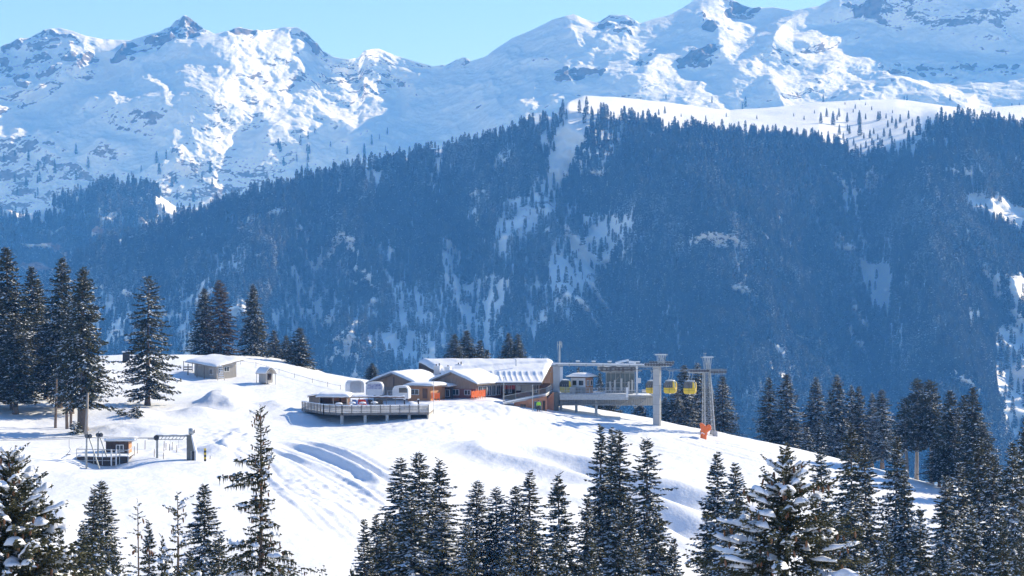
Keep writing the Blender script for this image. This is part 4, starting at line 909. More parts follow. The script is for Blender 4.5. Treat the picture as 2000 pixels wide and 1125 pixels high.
# terrace bar
b = P(645, 797, 332); b.z = zF+.1; o = thing('terrace_bar', 'small weathered bar hut with snowy roof on the left end of the terrace', 'hut', b, -6)
m = MB(); m.box(-1.7, 2.5, 1.9, 2.0, 0, 1.5).box(-1.7, -1.6, 0, 2, 0, 1.5).box(2.4, 2.5, 0, 2, 0, 1.5); m.obj('wall', 'wood_brown', o)
MB().box(-1.6, 2.4, -.05, .12, 0, .62).obj('counter', 'wood_grey', o)
for x in (-1.65, .4, 2.4): MB().box(x, x+.12, -.1, .02, .0, 1.5).obj('post', 'wood_pale', o)
MB().box(-.1, 1.0, 1.72, 1.85, .9, 1.3).obj('shelf', 'orange_wall', o); MB().box(1.3, 2.2, 1.75, 1.88, .7, 1.35).obj('cupboard', 'wood_warm', o)
rf = MB().prism([(-.5, 1.45), (2.4, 1.75), (2.4, 1.87), (-.5, 1.57)], 'x', -2.0, 2.9).obj('roof', 'wood_grey', o)
MB().grid(lambda i, j: (-2.05+5*i, -.55+3*j, 1.66+.3*j+.34*(1-abs(2*i-1)**8)*(1-abs(2*j-1)**8)+lump(i*5, j*3, 1, .05)), 18, 8, thick=.1).obj('snow_layer', 'snow_roof', rf, smooth=True)
b = P(618, 790, 336); b.z = zF+.1; o = thing('side_shed', 'small plank shed with rounded snow cap directly left of the terrace bar', 'shed', b, -6)
MB().prism([(-1.1, -.2), (1.1, -.2), (1.1, 1.2), (0, 1.5), (-1.1, 1.35)], 'y', 0, 2).obj('wall', 'wood_grey', o)
rf = MB().prism([(-1.3, 1.3), (0, 1.52), (1.3, 1.2), (1.3, 1.3), (0, 1.62), (-1.3, 1.4)], 'y', -.2, 2.3).obj('roof', 'wood_dark', o)
MB().grid(lambda i, j: (-1.3+2.6*i, -.2+2.5*j, 1.45+.35*math.sin(math.pi*(.1+.8*i))), 10, 5, thick=.12).obj('snow_layer', 'snow_roof', rf, smooth=True)
# long bench wall with snow behind the tables
o = thing('windbreak_wall', 'long low windbreak with snow on top along the back of the terrace', 'windbreak', (0, 0, 0), 0)
x0, x1 = P(684, 0, 341).x, P(790, 0, 341).x; MB().box(x0, x1, 340.9, 341, zF+1.1, zF+1.25).obj('top_beam', 'wood_brown', o)
MB().grid(lambda i, j: (x0+(x1-x0)*i, 340.8+.35*j, zF+1.42+.04*math.sin(i*40)), 30, 2, thick=.16).obj('snow_layer', 'snow_roof', o, smooth=True)
for k in range(7): x = x0+(x1-x0)*k/6; MB().box(x-.05, x+.05, 340.9, 341, zF, zF+1.1).obj('post', 'wood_grey', o)
o = thing('snow_heap', 'rounded snow heap on the right end of the terrace', 'snow heap', (P(804, 0, 329).x, 329, zF+.1), 0)
MB().grid(lambda i, j: (-2+4*i, -2+4*j, 1.2*math.exp(-((2*i-1)**2+(2*j-1)**2)*2.2)-.1), 14, 14, thick=.02).obj('heap', 'snow_roof', o, smooth=True)
for u, t_ in ((790, 'left'), (817, 'right')):
    o = thing('terrace_post', 'short dark post, %s one of two on the right half of the terrace' % t_, 'post', (P(u, 0, 327).x, 327, zF), 0, 'posts on the terrace'); MB().box(-.1, .1, -.1, .1, 0, 1.5).obj('shaft', 'wood_dark', o); MB().box(-.14, .14, -.14, .14, 1.5, 1.62).obj('snow_cap', 'snow_roof', o)
# deck chairs and tables
def deck_chair(u, d, mat, rz, label, g='folding chairs on the terrace'):
    o = thing('deck_chair', label, 'chair', (P(u, 0, d).x, d, zF+.1), rz, g)
    MB().poly([(-.35, -.3, .42), (.35, -.3, .42), (.35, .35, .36), (-.35, .35, .36), (-.35, -.3, .47), (.35, -.3, .47), (.35, .35, .41), (-.35, .35, .41)], [(3,2,1,0),(4,5,6,7),(0,1,5,4),(1,2,6,5),(2,3,7,6),(3,0,4,7)]).obj('seat', mat, o)
    MB().poly([(-.35, .33, .38), (.35, .33, .38), (.35, .75, 1.15), (-.35, .75, 1.15), (-.35, .38, .38), (.35, .38, .38), (.35, .80, 1.15), (-.35, .80, 1.15)], [(0,1,2,3),(7,6,5,4),(0,4,5,1),(1,5,6,2),(2,6,7,3),(3,7,4,0)]).obj('backrest', mat, o)
    for x in (-.33, .33):
        MB().tube((x, -.28, 0), (x, .35, .40), .03, n=5).obj('leg', 'wood_grey', o); MB().tube((x, .4, 0), (x, -.25, .42), .03, n=5).obj('leg', 'wood_grey', o)
for a in ((696, 333, 'blue', 160, 'blue folding chair on the terrace, leftmost beside the bar'), (703, 334, 'red', 190, 'dark red folding chair right of the blue one'), (712, 333, 'red', 170, 'second red folding chair in the middle of the terrace'),
   (720, 334, 'blue', 185, 'blue folding chair in the middle of the terrace'), (727, 333, 'dark', 160, 'black folding chair left of the white table'), (738, 334, 'dark', 190, 'black folding chair right of the white table'), (745, 333, 'dark', 175, 'rightmost black folding chair on the terrace')): deck_chair(*a)
def table(u, d, label):
    o = thing('terrace_table', label, 'table', (P(u, 0, d).x, d, zF+.1), 0, 'snowy tables on the terrace')
    MB().lathe([(.55, .72), (.55, .76)], n=16).obj('tabletop', 'white', o); MB().tube((0, 0, 0), (0, 0, .72), .04).obj('leg', 'steel', o); MB().lathe([(.5, .765), (.42, .9), (.2, .95)], n=16).obj('snow_layer', 'snow_roof', o, smooth=True)
table(688, 330, 'round white table with snow right beside the terrace bar'); table(731, 331, 'round snowy table between the black folding chairs'); table(708, 330, 'round snowy table before the red folding chairs'); table(662, 328, 'snowy table before the counter of the terrace bar')
# poles
def pole(u, v0, v1, d, r, label, mat='steel_pale', name='flagpole', cat='pole'):
    a = P(u, v1, d); o = thing(name, label, cat, (a.x, a.y, a.z-.5), 0); h = P(u, v0, d).z-a.z+.5; MB().tube((0, 0, 0), (0, 0, h), r, r*.7, n=8).obj('shaft', mat, o); MB().lathe([(r*1.5, h), (r*1.5, h+.08), (.01, h+.12)], n=8).obj('cap', mat, o); return o
pole(847, 745, 806, 328, .05, 'thin pale pole at the right end of the terrace'); pole(984, 738, 790, 345, .06, 'pale pole in front of the red panels of the station hall'); pole(1040, 753, 806, 343, .06, 'pale pole in front of the lower station wall', name='light_pole')

# ------------------------------------------------------------------ lift station: ramp, pillar, platform
o = thing('access_ramp', 'snowy access ramp with grey mesh railing rising to the platform', 'ramp', (0, 0, 0), 0)
p0, p1, p2 = P(982, 787, 344), P(1066, 771, 348), P(1079, 763, 352)
def strip(a, b_, z0, z1, y0, y1): return [(a.x, a.y+y0, a.z+z0), (b_.x, b_.y+y0, b_.z+z0), (b_.x, b_.y+y1, b_.z+z0), (a.x, a.y+y1, a.z+z0), (a.x, a.y+y0, a.z+z1), (b_.x, b_.y+y0, b_.z+z1), (b_.x, b_.y+y1, b_.z+z1), (a.x, a.y+y1, a.z+z1)]
bf = [(3,2,1,0),(4,5,6,7),(0,1,5,4),(1,2,6,5),(2,3,7,6),(3,0,4,7)]
m = MB()
for a, c in ((p0, p1), (p1, p2)): m.poly(strip(a, c, -.28, 0, 0, 2.6), bf)
m.obj('walkway', 'concrete', o)
m = MB()
for a, c in ((p0, p1), (p1, p2)): m.poly(strip(a, c, .004, .14, -.06, 2.5), bf)
m.obj('snow_layer', 'snow_roof', o)
m = MB()
for a, c in ((p0, p1), (p1, p2)):
    k = max(3, int((c-a).length/.16))
    for i in range(k+1):
        p = a+(c-a)*i/k; m.tube((p.x, p.y, p.z+.1), (p.x, p.y, p.z+1.0), .02, n=4)
    for z in (.2, 1.0): m.tube((a.x, a.y, a.z+z), (c.x, c.y, c.z+z), .045, n=5)
m.obj('railing', 'steel', o)
o = thing('lower_station_wall', 'orange-brown plastered lower station wall with dark openings below the ramp', 'wall', (0, 0, 0), 0)
x0, x1 = P(1004, 0, 346).x, P(1068, 0, 346).x; zt = P(1040, 777, 346).z; zb = P(1040, 806, 346).z
m = MB(); m.poly([(x0, 346.2, zb-1), (x1, 346.2, zb-1), (x1, 346.2, P(1068, 775, 346).z), (x0, 346.2, P(1004, 784.5, 346).z), (x0, 349, zb-1), (x1, 349, zb-1), (x1, 349, P(1068, 775, 346).z), (x0, 349, P(1004, 784.5, 346).z)], [(0,1,2,3),(7,6,5,4),(0,4,5,1),(1,5,6,2),(2,6,7,3),(3,7,4,0)]); m.obj('wall', 'orange_wall', o)
window(o, P(1016, 0, 346).x, P(1027, 0, 346).x, P(0, 801, 346).z, P(0, 790, 346).z, 346.2, nx=2, mat='wood_brown'); window(o, P(1043, 0, 346).x, P(1058, 0, 346).x, P(0, 806, 346).z, P(0, 784, 346).z, 346.2, nx=2, mat='steel', glass='station_glass')
curtain(o, P(1060, 0, 346).x, P(1065, 0, 346).x, zb-.5, P(0, 783, 346).z, 346.2, 'wood_dark', 'door')
o = thing('end_pier', 'short pier with orange plastered face and grey front carrying the platform start', 'pier', P(1081, 802, 349), 0)
hz_ = P(1081, 767, 349).z-P(1081, 802, 349).z
MB().prism([(-1.0, -1), (.05, -1), (.05, hz_), (-.1, hz_), (-1.0, hz_-1.0)], 'y', 0, 2.5).obj('plastered_wall', 'orange_wall', o); MB().box(.055, .8, .3, 3, -1, hz_-.02).obj('concrete_wall', 'olive', o)
# station tower pillar with cross beam
o = thing('station_pillar', 'square grey concrete pillar at the right end of the snow roof, carrying the long beam', 'pillar', P(1087, 768, 352), 0)
h = P(0, 716, 352).z-P(0, 768, 352).z
MB().box(-.52, .5, 0, 1.6, -2, h-.02).obj('shaft', 'concrete', o); MB().box(.503, .95, .1, 1.5, h-2.3, h-.1).obj('sunlit_side', 'white', o); MB().box(-.8, 1.0, -.1, 1.7, h, h+.28).obj('head', 'steel', o); MB().box(-.75, .95, -.05, 1.6, h+.283, h+.40).obj('snow_cap', 'snow_roof', o)  # white slab paints the sunlit right side of the grey pillar
MB().box(-.95, -.525, .3, 1.3, .4, 3.2).obj('ladder_box', 'wood_warm', o)
o = thing('antenna_mast', 'grey antenna mast with small aerials rising above the pillar', 'mast', P(1093, 712, 354), 0)
h = P(0, 667, 354).z-P(0, 712, 354).z; MB().tube((0, 0, -.3), (0, 0, h), .11, .08).obj('mast_tube', 'steel_pale', o)
for dx, z0, z1 in ((-.33, h-.9, h-.05), (.33, h-.95, h-.1), (0, h-.4, h+.1), (.18, h-.5, h)): MB().tube((dx, -.05, z0), (dx, -.05, z1), .045, n=6).obj('aerial', 'steel_pale', o)
MB().tube((-.35, 0, h-.5), (.35, 0, h-.5), .04, n=6).obj('cross_arm', 'steel_pale', o)
MB().path([(-.22, 0, 0), (-.22, 0, h*.55), (-.33, 0, h-.9)], .03, 5).obj('cable', 'steel_pale', o)
o = thing('overhead_beam', 'long snow-topped steel beam spanning from the pillar over the station', 'beam', (0, 0, 0), 0)
a = P(1080, 712, 352); b_ = P(1278, 714.5, 350)
MB().poly(strip(a, b_, -.14, .10, 0, .5), bf).obj('girder', 'steel_pale', o); MB().poly(strip(a, b_, .124, .26, -.03, .53), bf).obj('snow_layer', 'snow_roof', o)
for u in (1112, 1145, 1178, 1230, 1262): p = a+(b_-a)*((u-1080)/198); MB().box(p.x-.08, p.x+.08, p.y-.04, p.y, p.z-.3, p.z+.15).obj('bracket', 'steel', o)
for u, l in ((1129, 'leftmost'), (1160, 'second from the left'), (1191, 'third from the left'), (1246, 'rightmost')):
    p = a+(b_-a)*((u-1080)/198); o = thing('beam_housing', 'small white housing on the overhead beam, %s' % l, 'housing', (p.x, p.y, p.z+.264), 0, 'white housings on the beam')
    MB().box(-.26, .26, 0, .5, 0, .26).obj('housing_box', 'steel', o); MB().box(-.32, .32, -.06, .56, .262, .38).obj('snow_cap', 'snow_roof', o)
# platform
pf = thing('lift_platform', 'raised grey steel lift platform with railing and bracing over the snow', 'platform', (0, 0, 0), 0)
zP = P(1150, 771, 350).z; X_ = lambda u, d=350: (u-1000)/F*d
MB().box(X_(1092), X_(1228), 349.5, 358, zP-.35, zP).obj('slab', 'steel', pf); MB().box(X_(1094), X_(1226), 349.8, 357.5, zP+.004, zP+.12).obj('snow_layer', 'snow_roof', pf)
MB().box(X_(1093), X_(1227), 349.38, 349.5, zP-.75, zP+.06).obj('edge_girder', 'steel_pale', pf)
MB().box(X_(1088, 352), X_(1290, 352), 352, 352.3, P(0, 792, 352).z, zP-.36).obj('corrugated_wall', 'concrete', pf)
m = MB()
for i in range(60): x = X_(1090, 352)+(X_(1288, 352)-X_(1090, 352))*i/59; m.box(x-.04, x+.04, 351.93, 351.997, P(0, 791.5, 352).z, zP-.4)
m.obj('wall_ribs', 'steel', pf)
m = MB()
k = 44
for i in range(k+1): x = X_(1090)+(X_(1225)-X_(1090))*i/k; m.tube((x, 349.45, zP), (x, 349.45, zP+1.05), .025 if i % 5 else .05, n=4)
for z in (.15, .6, 1.07): m.tube((X_(1090), 349.45, zP+z), (X_(1225), 349.45, zP+z), .035, n=5)
m.obj('railing', 'steel_pale', pf)
m = MB()
for u0, v0, u1, v1 in ((1092, 774, 1120, 775), (1148, 776, 1118, 790), (1148, 776, 1126, 776), (1155, 776, 1185, 792), (1196, 776, 1206, 797), (1232, 778, 1206, 797), (1232, 778, 1240, 797), (1190, 776, 1262, 779), (1262, 779, 1240, 797), (1168, 789, 1250, 791), (1100, 788, 1168, 789)):
    m.tube(P(u0, v0, 350.2), P(u1, v1, 350.4), .08, n=6)
m.obj('bracing', 'steel', pf)
for u, v1, mat in ((1126, 790, 'steel'), (1165, 806, 'concrete_pale'), (1096, 803, 'concrete')): MB().box(X_(u)-.2, X_(u)+.2, 351.2, 351.6, P(0, v1, 351).z-1.2, zP-.36).obj('support', mat, pf)
MB().box(X_(1228), X_(1276), 350, 356, P(0, 777, 350).z, P(0, 773, 350).z).obj('rear_slab', 'steel', pf); MB().box(X_(1228), X_(1272), 350.1, 355.9, P(0, 773, 350).z+.004, P(0, 773, 350).z+.1).obj('rear_snow', 'snow_roof', pf)
m = MB()
for i in range(16): x = X_(1230)+(X_(1274)-X_(1230))*i/15; m.tube((x, 350.1, P(0, 773, 350).z), (x, 350.1, P(0, 762, 350).z), .025, n=4)
m.tube((X_(1228), 350.1, P(0, 762, 350).z), (X_(1276), 350.1, P(0, 762, 350).z), .04, n=5); m.tube((X_(1228), 350.1, P(0, 767, 350).z), (X_(1276), 350.1, P(0, 767, 350).z), .03, n=5); m.obj('rear_railing', 'steel_pale', pf)
MB().box(X_(1222), X_(1227), 349.2, 349.37, zP-.35, zP+1.15).obj('end_plate', 'white', pf)
# control hut
b = P(1131, 768, 353); b.z = zP+.1; o = thing('control_hut', 'small control hut with rounded snow roof, pale front and warm timber right side', 'hut', b, -30)
MB().box(-1.45, 1.1, 0, 2.4, 0, 2.35).obj('wall', 'white', o); MB().box(1.102, 1.16, .02, 2.38, 0, 2.33).obj('side_wall', 'wood_warm', o)
MB().box(-1.43, 1.08, -.05, -.002, 0, .95).obj('base_board', 'steel', o)
rf = MB().box(-1.9, 1.6, -.5, 2.9, 2.38, 2.52).obj('roof', 'wood_dark', o)
MB().grid(lambda i, j: (-1.98+3.66*i, -.58+3.56*j, 2.6+.5*(1-abs(2*i-1)**4)*(1-abs(2*j-1)**4)), 16, 12, thick=.09).obj('snow_layer', 'snow_roof', rf, smooth=True)
window(o, -1.2, -.35, 1.15, 2.0, 0, nx=1); window(o, -.1, .85, 1.15, 2.0, 0, nx=1); window(o, .3, 1.0, 1.1, 2.0, 1.16, side='x', nx=2, out=1); window(o, 1.5, 2.1, 1.1, 2.0, 1.16, side='x', nx=1, out=1)
o = thing('grey_cabinet', 'pale blue-grey equipment cabinet on the platform between parked cabin and control hut', 'cabinet', (X_(1119, 351), 351, zP+.12), 0); MB().box(-.45, .4, 0, .5, 0, 1.0).obj('cabinet_body', 'steel_pale', o); MB().box(-.4, .35, -.03, 0, .05, .95).obj('door', 'steel', o)
# glass machinery cabin
g_ = thing('glass_operator_cabin', 'tall glazed machinery cabin with steel frame behind the platform', 'cabin', (0, 0, 0), 0)
x0, x1 = X_(1184, 354), X_(1239, 354); z0, z1 = P(0, 768, 354).z, P(0, 727, 354).z
MB().box(x0, x1, 354, 357.5, z0, z1).obj('glazing', 'station_glass', g_)
m = MB()
for i in range(7): x = x0+(x1-x0)*i/6; m.box(x-.05, x+.05, 353.9, 353.99, z0, z1)
for z in (z0+.4, (z0+z1)/2, z1-.1): m.box(x0, x1, 353.86, 353.895, z-.05, z+.05)
m.tube((x0+.3, 353.8, z0+.3), (x0+2.2, 353.8, z1-.3), .06).tube((x0+2.4, 353.8, z0+.2), (x0+3.9, 353.8, z1-1), .06); m.obj('frame', 'steel', g_)
MB().prism([(X_(1171), P(0, 717, 354).z), (X_(1242), P(0, 715, 354).z), (X_(1246), P(0, 720, 354).z), (X_(1240), P(0, 726, 354).z), (X_(1180), P(0, 727, 354).z), (X_(1170), P(0, 723, 354).z)], 'y', 352.8, 358).obj('machinery_hood', 'steel', g_)
MB().grid(lambda i, j: (X_(1170)+(X_(1245)-X_(1170))*i, 352.7+5.4*j, P(0, 715.5-1.5*i, 354).z+.12*(1+.5*math.sin(i*20))), 20, 4, thick=.15).obj('snow_layer', 'snow_roof', g_, smooth=True)
for u, v, rr_ in ((1182, 721, .22), (1200, 721, .18), (1225, 720, .22)): MB().lathe([(rr_, -.1), (rr_, .1)], c=(X_(u), 352.6, P(0, v, 354).z), axis='y', n=14).obj('wheel', 'steel', g_)
for (u0, v0, u1, v1) in ((1202, 709, 1228, 703), (1228, 707, 1242, 708)): MB().tube(P(u0, v0, 353.5), P(u1, v1, 353.5), .16).obj('snowy_arm', 'snow_roof', g_)
m = MB()
for u in (1205, 1215, 1224): m.tube(P(u, 716, 353.5), P(u+2, 705, 353.5), .06)
m.obj('struts', 'steel', g_)
m = MB()
for i in range(9): u = 1174+8.2*i; m.box(X_(u, 352.7), X_(u+4, 352.7), 352.55, 352.78, P(0, 724+(i % 3), 352.7).z, P(0, 719-(i % 2), 352.7).z)
m.tube(P(1170, 724, 352.5), P(1244, 722, 352.5), .07).tube(P(1172, 719, 352.5), P(1244, 717, 352.5), .05); m.obj('drive_machinery', 'rubber', g_)
m = MB()
for i, u in enumerate((1190, 1199, 1212, 1226, 1233)): m.box(X_(u, 353.8), X_(u+3.5, 353.8), 353.7, 353.85, P(0, 764, 353.8).z, P(0, 745-3*(i % 3), 353.8).z)
m.obj('control_panels', 'steel_pale', g_)
o = thing('signal_box', 'white signal box on a pale post between glass cabin and big column', 'signal box', P(1244, 768, 351), 0)
hh = P(0, 716, 351).z-P(0, 768, 351).z; MB().box(-.14, .14, 0, .3, -.2, hh).obj('post', 'white', o); MB().box(.15, .6, -.05, .3, hh*.38, hh*.38+.75).obj('housing', 'white', o); MB().box(.8, 1.6, -.05, .4, .15, .55).obj('lower_housing', 'white', o); MB().box(-.5, .7, .05, .2, hh*.82, hh*.86).obj('cross_bar', 'steel', o)
# big column
cb = P(1282, 828, 345); o = thing('cable_car_column', 'tall two-toned concrete column standing in the snow beside the hanging cabins', 'column', cb, -14)
hh = P(0, 716, 345).z-cb.z
MB().box(-.52, .50, 0, 1.15, -2.5, hh).obj('shaft', 'concrete', o)
for k in range(1, 6): MB().box(-.535, .515, -.012, 1.165, hh*k/6, hh*k/6+.05).obj('joint_band', 'steel', o)
MB().box(-.95, .85, -.15, 1.3, hh+.003, hh+.32).obj('head', 'steel_pale', o); MB().tube((.62, -.08, -.5), (.62, -.08, hh), .05).obj('ladder_rail', 'steel', o)
# sheave trains and gantry frames
def gantry(u, v0, v1, d, wt, wb, parent):
    z0 = P(0, v1, d).z-parent.location.z; z1 = P(0, v0, d).z-parent.location.z; xc = X_(u, d)-parent.location.x; m = MB()
    for y in (-.4, 1.0):
        for (a, b_) in ((-wt/2, -wb/2), (-wt/6, -wb/2), (-wt/6, wb/2), (wt/5, -wb/2+.3), (wt/5, wb/2), (wt/2, wb/2)): m.tube((xc+b_, y*.7, z0), (xc+a, y, z1), .045, n=5)
    m.obj('gantry', 'steel_pale', parent)
    MB().box(xc-wt/2-.3, xc+wt/2+.3, -.5, -.3, z1, z1+.13).box(xc-wt/2-.3, xc+wt/2+.3, .9, 1.1, z1, z1+.13).obj('lifting_beam', 'steel_pale', parent)
    MB().box(xc-wt/2-.3, xc+wt/2+.3, -.51, -.29, z1+.134, z1+.2).obj('snow_on_beam', 'snow_roof', parent)
o.rotation_euler = (0, 0, rad(-14)); gantry(1291, 694, 714, 345, 1.1, .7, o)
def sheaves(parent, xs_, y, z, name='sheave_train'):
    m = MB(); m.box(min(xs_)-.2, max(xs_)+.2, y-.05, y+.05, z+.1, z+.24); m.box(min(xs_)-.1, max(xs_)+.1, y-.22, y-.16, z-.32, z-.25); m.obj(name, 'steel_pale', parent)
    for x in xs_: MB().lathe([(.2, -.06), (.2, .06)], c=(x, y-.1, z), axis='y', n=12).obj('sheave', 'rubber', parent)
hs_ = hh+.42
sheaves(o, [-1.5+.42*i for i in range(10)], -.6, hs_-.1); sheaves(o, [-1.2+.42*i for i in range(9)], 1.9, hs_+.1)
MB().box(-1.2, 1.6, -.5, 1.8, hs_-.45, hs_-.3).obj('walkway', 'steel', o)
# lattice tower
tb = P(1384, 849, 345); tw = thing('lattice_tower', 'grey steel lattice tower with wide crossarm at the right end of the lift', 'tower', tb, 12)
Ht = P(0, 727, 345).z-tb.z; H2 = P(0, 697, 345).z-tb.z
def leg(sx, sy, z): w = .78-.34*min(1, z/Ht); return Vector((-.30*z/Ht+sx*w, sy*w, z))
for sx in (-1, 1):
    for sy in (-1, 1):
        MB().tube(leg(sx, sy, .5), leg(sx, sy, Ht), .085, n=6).obj('leg', 'steel_pale', tw); p = leg(sx, sy, 0)
        MB().prism([(p.x-.38, -1.2), (p.x+.38, -1.2), (p.x+.25, .62), (p.x-.25, .62)], 'y', p.y-.3, p.y+.3).obj('footing', 'concrete', tw)
m = MB(); n = 13
for k in range(n):
    za, zb_ = .6+(Ht-.6)*k/n, .6+(Ht-.6)*(k+1)/n
    for (s1, s2) in (((-1, -1), (1, -1)), ((1, -1), (1, 1)), ((1, 1), (-1, 1)), ((-1, 1), (-1, -1))):
        m.tube(leg(*s1, za), leg(*s2, zb_), .04, n=4); m.tube(leg(*s2, za), leg(*s1, zb_), .04, n=4); m.tube(leg(*s1, zb_), leg(*s2, zb_), .03, n=4)
m.obj('lattice_bracing', 'steel', tw)
gantry(1382, 699, 727, 345, .95, .6, tw)
MB().box(-3.1, 2.6, -.35, .35, Ht-.12, Ht+.05).obj('crossarm', 'steel_pale', tw); MB().box(-3.1, 2.6, -.75, -.65, Ht+.35, Ht+.45).box(-3.1, 2.6, .65, .75, Ht+.35, Ht+.45).obj('crossarm_rail', 'steel', tw)
sheaves(tw, [-3.0+.42*i for i in range(7)], -.9, Ht+.25); sheaves(tw, [.2+.42*i for i in range(6)], -.9, Ht+.05); sheaves(tw, [-2.6+.42*i for i in range(12)], 1.3, Ht+.2)
MB().tube((-.55, 0, H2), (-.55, 0, H2+.6), .04).tube((-.85, 0, H2+.5), (-.3, 0, H2+.55), .04).obj('wind_gauge', 'steel_pale', tw)
# orange padded cover by the tower
p = P(1376, 845, 340); p.z = gz(p.x, p.y); oo = thing('padded_cover', 'bright orange Y-shaped cover standing at the foot of the lattice tower', 'cover', p, 0)
ol2 = [(-.62, -.1), (.28, -.25), (.30, .35), (.42, .95), (.95, 1.35), (1.0, 1.75), (.85, 2.05), (.45, 2.1), (.15, 1.85), (-.1, 2.2), (-.45, 2.35), (-.72, 2.3), (-.70, 1.95), (-.55, 1.45), (-.52, .95), (-.60, .45)]
m = MB(); m.prism(ol2, 'y', -.3, .3); co_ = m.obj('cover_shell', 'orange', oo)
bv = co_.modifiers.new('soft', 'BEVEL'); bv.width = .12; bv.segments = 3
MB().grid(lambda i, j: (-.5+.5*i, -.33+.1*j, .88+.1*math.sin(i*5)), 4, 1, thick=.12).obj('snow_patch', 'snow_roof', oo)
# cabins
def cabin(u, v, d, label, rz=-16, hanger=True):
    """u,v: middle of the cabin floor"""
    b = P(u, v, d); o = thing('gondola_cabin', label, 'cable car', b, rz, 'yellow gondola cabins')
    m = MB(); lo = [(-.80, 0), (.80, 0), (.98, .30), (1.0, .98), (-1.0, .98), (-.98, .30)]; m.prism(lo, 'y', -.8, .8); q = m.obj('body', 'yellow', o); bv = q.modifiers.new('soft', 'BEVEL'); bv.width = .09; bv.segments = 2
    up = [(-.96, 1.0), (.96, 1.0), (.90, 1.75), (.72, 2.0), (-.72, 2.0), (-.90, 1.75)]; m = MB(); m.prism(up, 'y', -.76, .76); m.obj('window', 'cabin_glass', o)
    m = MB(); m.prism([(.62, .985), (1.0, .985), (.94, 1.8), (.78, 2.03), (.62, 2.03)], 'y', -.83, -.765); m.prism([(.8, .985), (1.02, .985), (.96, 1.8), (.8, 1.99)], 'y', .45, .8); m.obj('corner_pillar', 'yellow', o)
    m = MB()
    for x in (-1.0, -.08): m.box(x, x+.08, -.80, -.765, .985, 1.9 if x > -.5 else 1.7)
    m.box(-.02, .03, -.83, -.805, .1, .95).box(-.98, .98, -.82, -.803, .60, .64); m.obj('frame', 'dark', o)
    m = MB(); m.prism([(-.75, 2.005), (.75, 2.005), (.55, 2.17), (-.55, 2.17)], 'y', -.7, .7); m.obj('roof', 'steel', o); MB().grid(lambda i, j: (-.7+1.4*i, -.65+1.3*j, 2.2+.1*math.sin(math.pi*i)*math.sin(math.pi*j)), 8, 6, thick=.06).obj('snow_cap', 'snow_roof', o, smooth=True)
    MB().box(-.12, .12, -.3, .3, -.16, -.002).obj('floor_hook', 'white', o)
    if hanger:
        for x in (-.26, .28): MB().path([(x, 0, 2.15), (x, 0, 2.5), (x+.18, 0, 2.9), (x+.16, 0, 3.75)], .045, 6).obj('hanger', 'steel_pale', o)
        MB().box(-.35, .62, -.1, .1, 3.72, 3.9).obj('grip', 'steel', o)
    for i in range(3): MB().tube((-.5+.35*i, -.84, .9), (-.48+.35*i, -.84, 1.45), .03, n=5).obj('ski_holder', 'steel', o)
    o.scale = (.88, .88, .88)
    return o
cabin(1309, 768, 345, 'yellow cabin hanging directly right of the concrete column'); cabin(1347.5, 769, 345, 'yellow cabin hanging directly left of the lattice tower'); cabin(1274, 768, 349, 'yellow cabin half hidden behind the concrete column')
c_ = cabin(1104, 767.5, 352.5, 'yellow cabin parked on the platform behind the railing beside the grey pillar', 0, False); c_.location.z = zP+.25
# ropes
def rope(label, pts, r=.045, name='haul_rope', g='steel haul ropes of the lift'):
    m = MB(); P_ = []
    for a, b_, sag in pts:
        a = Vector(a); b_ = Vector(b_)
        for i in range(14): t = i/13; q = a.lerp(b_, t); q.z -= sag*4*t*(1-t); P_.append(q)
    m.path(P_, r, 5); o = m.obj(name, 'steel', None, label=label, cat='rope', group=g)
zR1 = 727.5
rope('near steel rope running from the station over column and lattice tower', [(P(1240, 722, 347), P(1283, 720, 344), .02), (P(1283, 720, 344), P(1383, 723, 344), .25), (P(1383, 723, 344), Vector((115, 1200, -95)), 8)])
rope('far steel rope parallel behind the near one above the cabins', [(P(1240, 718, 352), P(1285, 717, 349), .02), (P(1285, 717, 349), P(1384, 721, 348), .25), (P(1384, 721, 348), Vector((119, 1200, -95)), 8)])

# ------------------------------------------------------------------ hut, well shelter, small things on the upper slope
hp = P(412, 737, 381); o = thing('weathered_hut', 'low weathered timber hut with wide flat snow roof below the crest', 'hut', hp, -38)
# local: corner towards the camera at x=0,y=0 ; left wall along -x, right wall along +y
h_ = 1.75
zt_ = lambda x, y: h_-x*.10+y*.16
m = MB(); m.poly([(-5.2, 0, -2), (0, 0, -2), (0, 4.6, -2), (-5.2, 4.6, -2), (-5.2, 0, zt_(-5.2, 0)), (0, 0, zt_(0, 0)), (0, 4.6, zt_(0, 4.6)), (-5.2, 4.6, zt_(-5.2, 4.6))], [(3,2,1,0),(4,5,6,7),(0,1,5,4),(1,2,6,5),(2,3,7,6),(3,0,4,7)]); m.obj('wall', 'wood_pale', o)
o.location = P(423, 737, 380); o.location.z = P(423, 736, 380).z
def hr(i, j): return (-6.6+7.4*i, -.9+6.6*j, zt_(-6.6+7.4*i, -.9+6.6*j)+.16)
rf = MB().grid(lambda i, j: hr(i, j), 6, 6, thick=.14).obj('roof', 'wood_grey', o)
MB().grid(lambda i, j: (hr(i, j)[0]*1.01, hr(i, j)[1], hr(i, j)[2]+.04+.34*(1-abs(2*i-1)**8)*(1-abs(2*j-1)**8)+lump(i*6, j*6, 1.5, .08)), 20, 18, thick=.05).obj('snow_layer', 'snow_roof', rf, smooth=True)
window(o, -1.7, -.8, .3, 1.3, 0, nx=1, mat='white'); window(o, 1.7, 2.9, .8, 1.6, 0, side='x', nx=2, out=1); window(o, .3, .9, .6, 1.4, 0, side='x', nx=1, out=1)
for x in (-6.1, -4.0, -2.3): MB().box(x, x+.13, -.7, -.57, -1.5, h_+.3).obj('post', 'wood_grey', o)
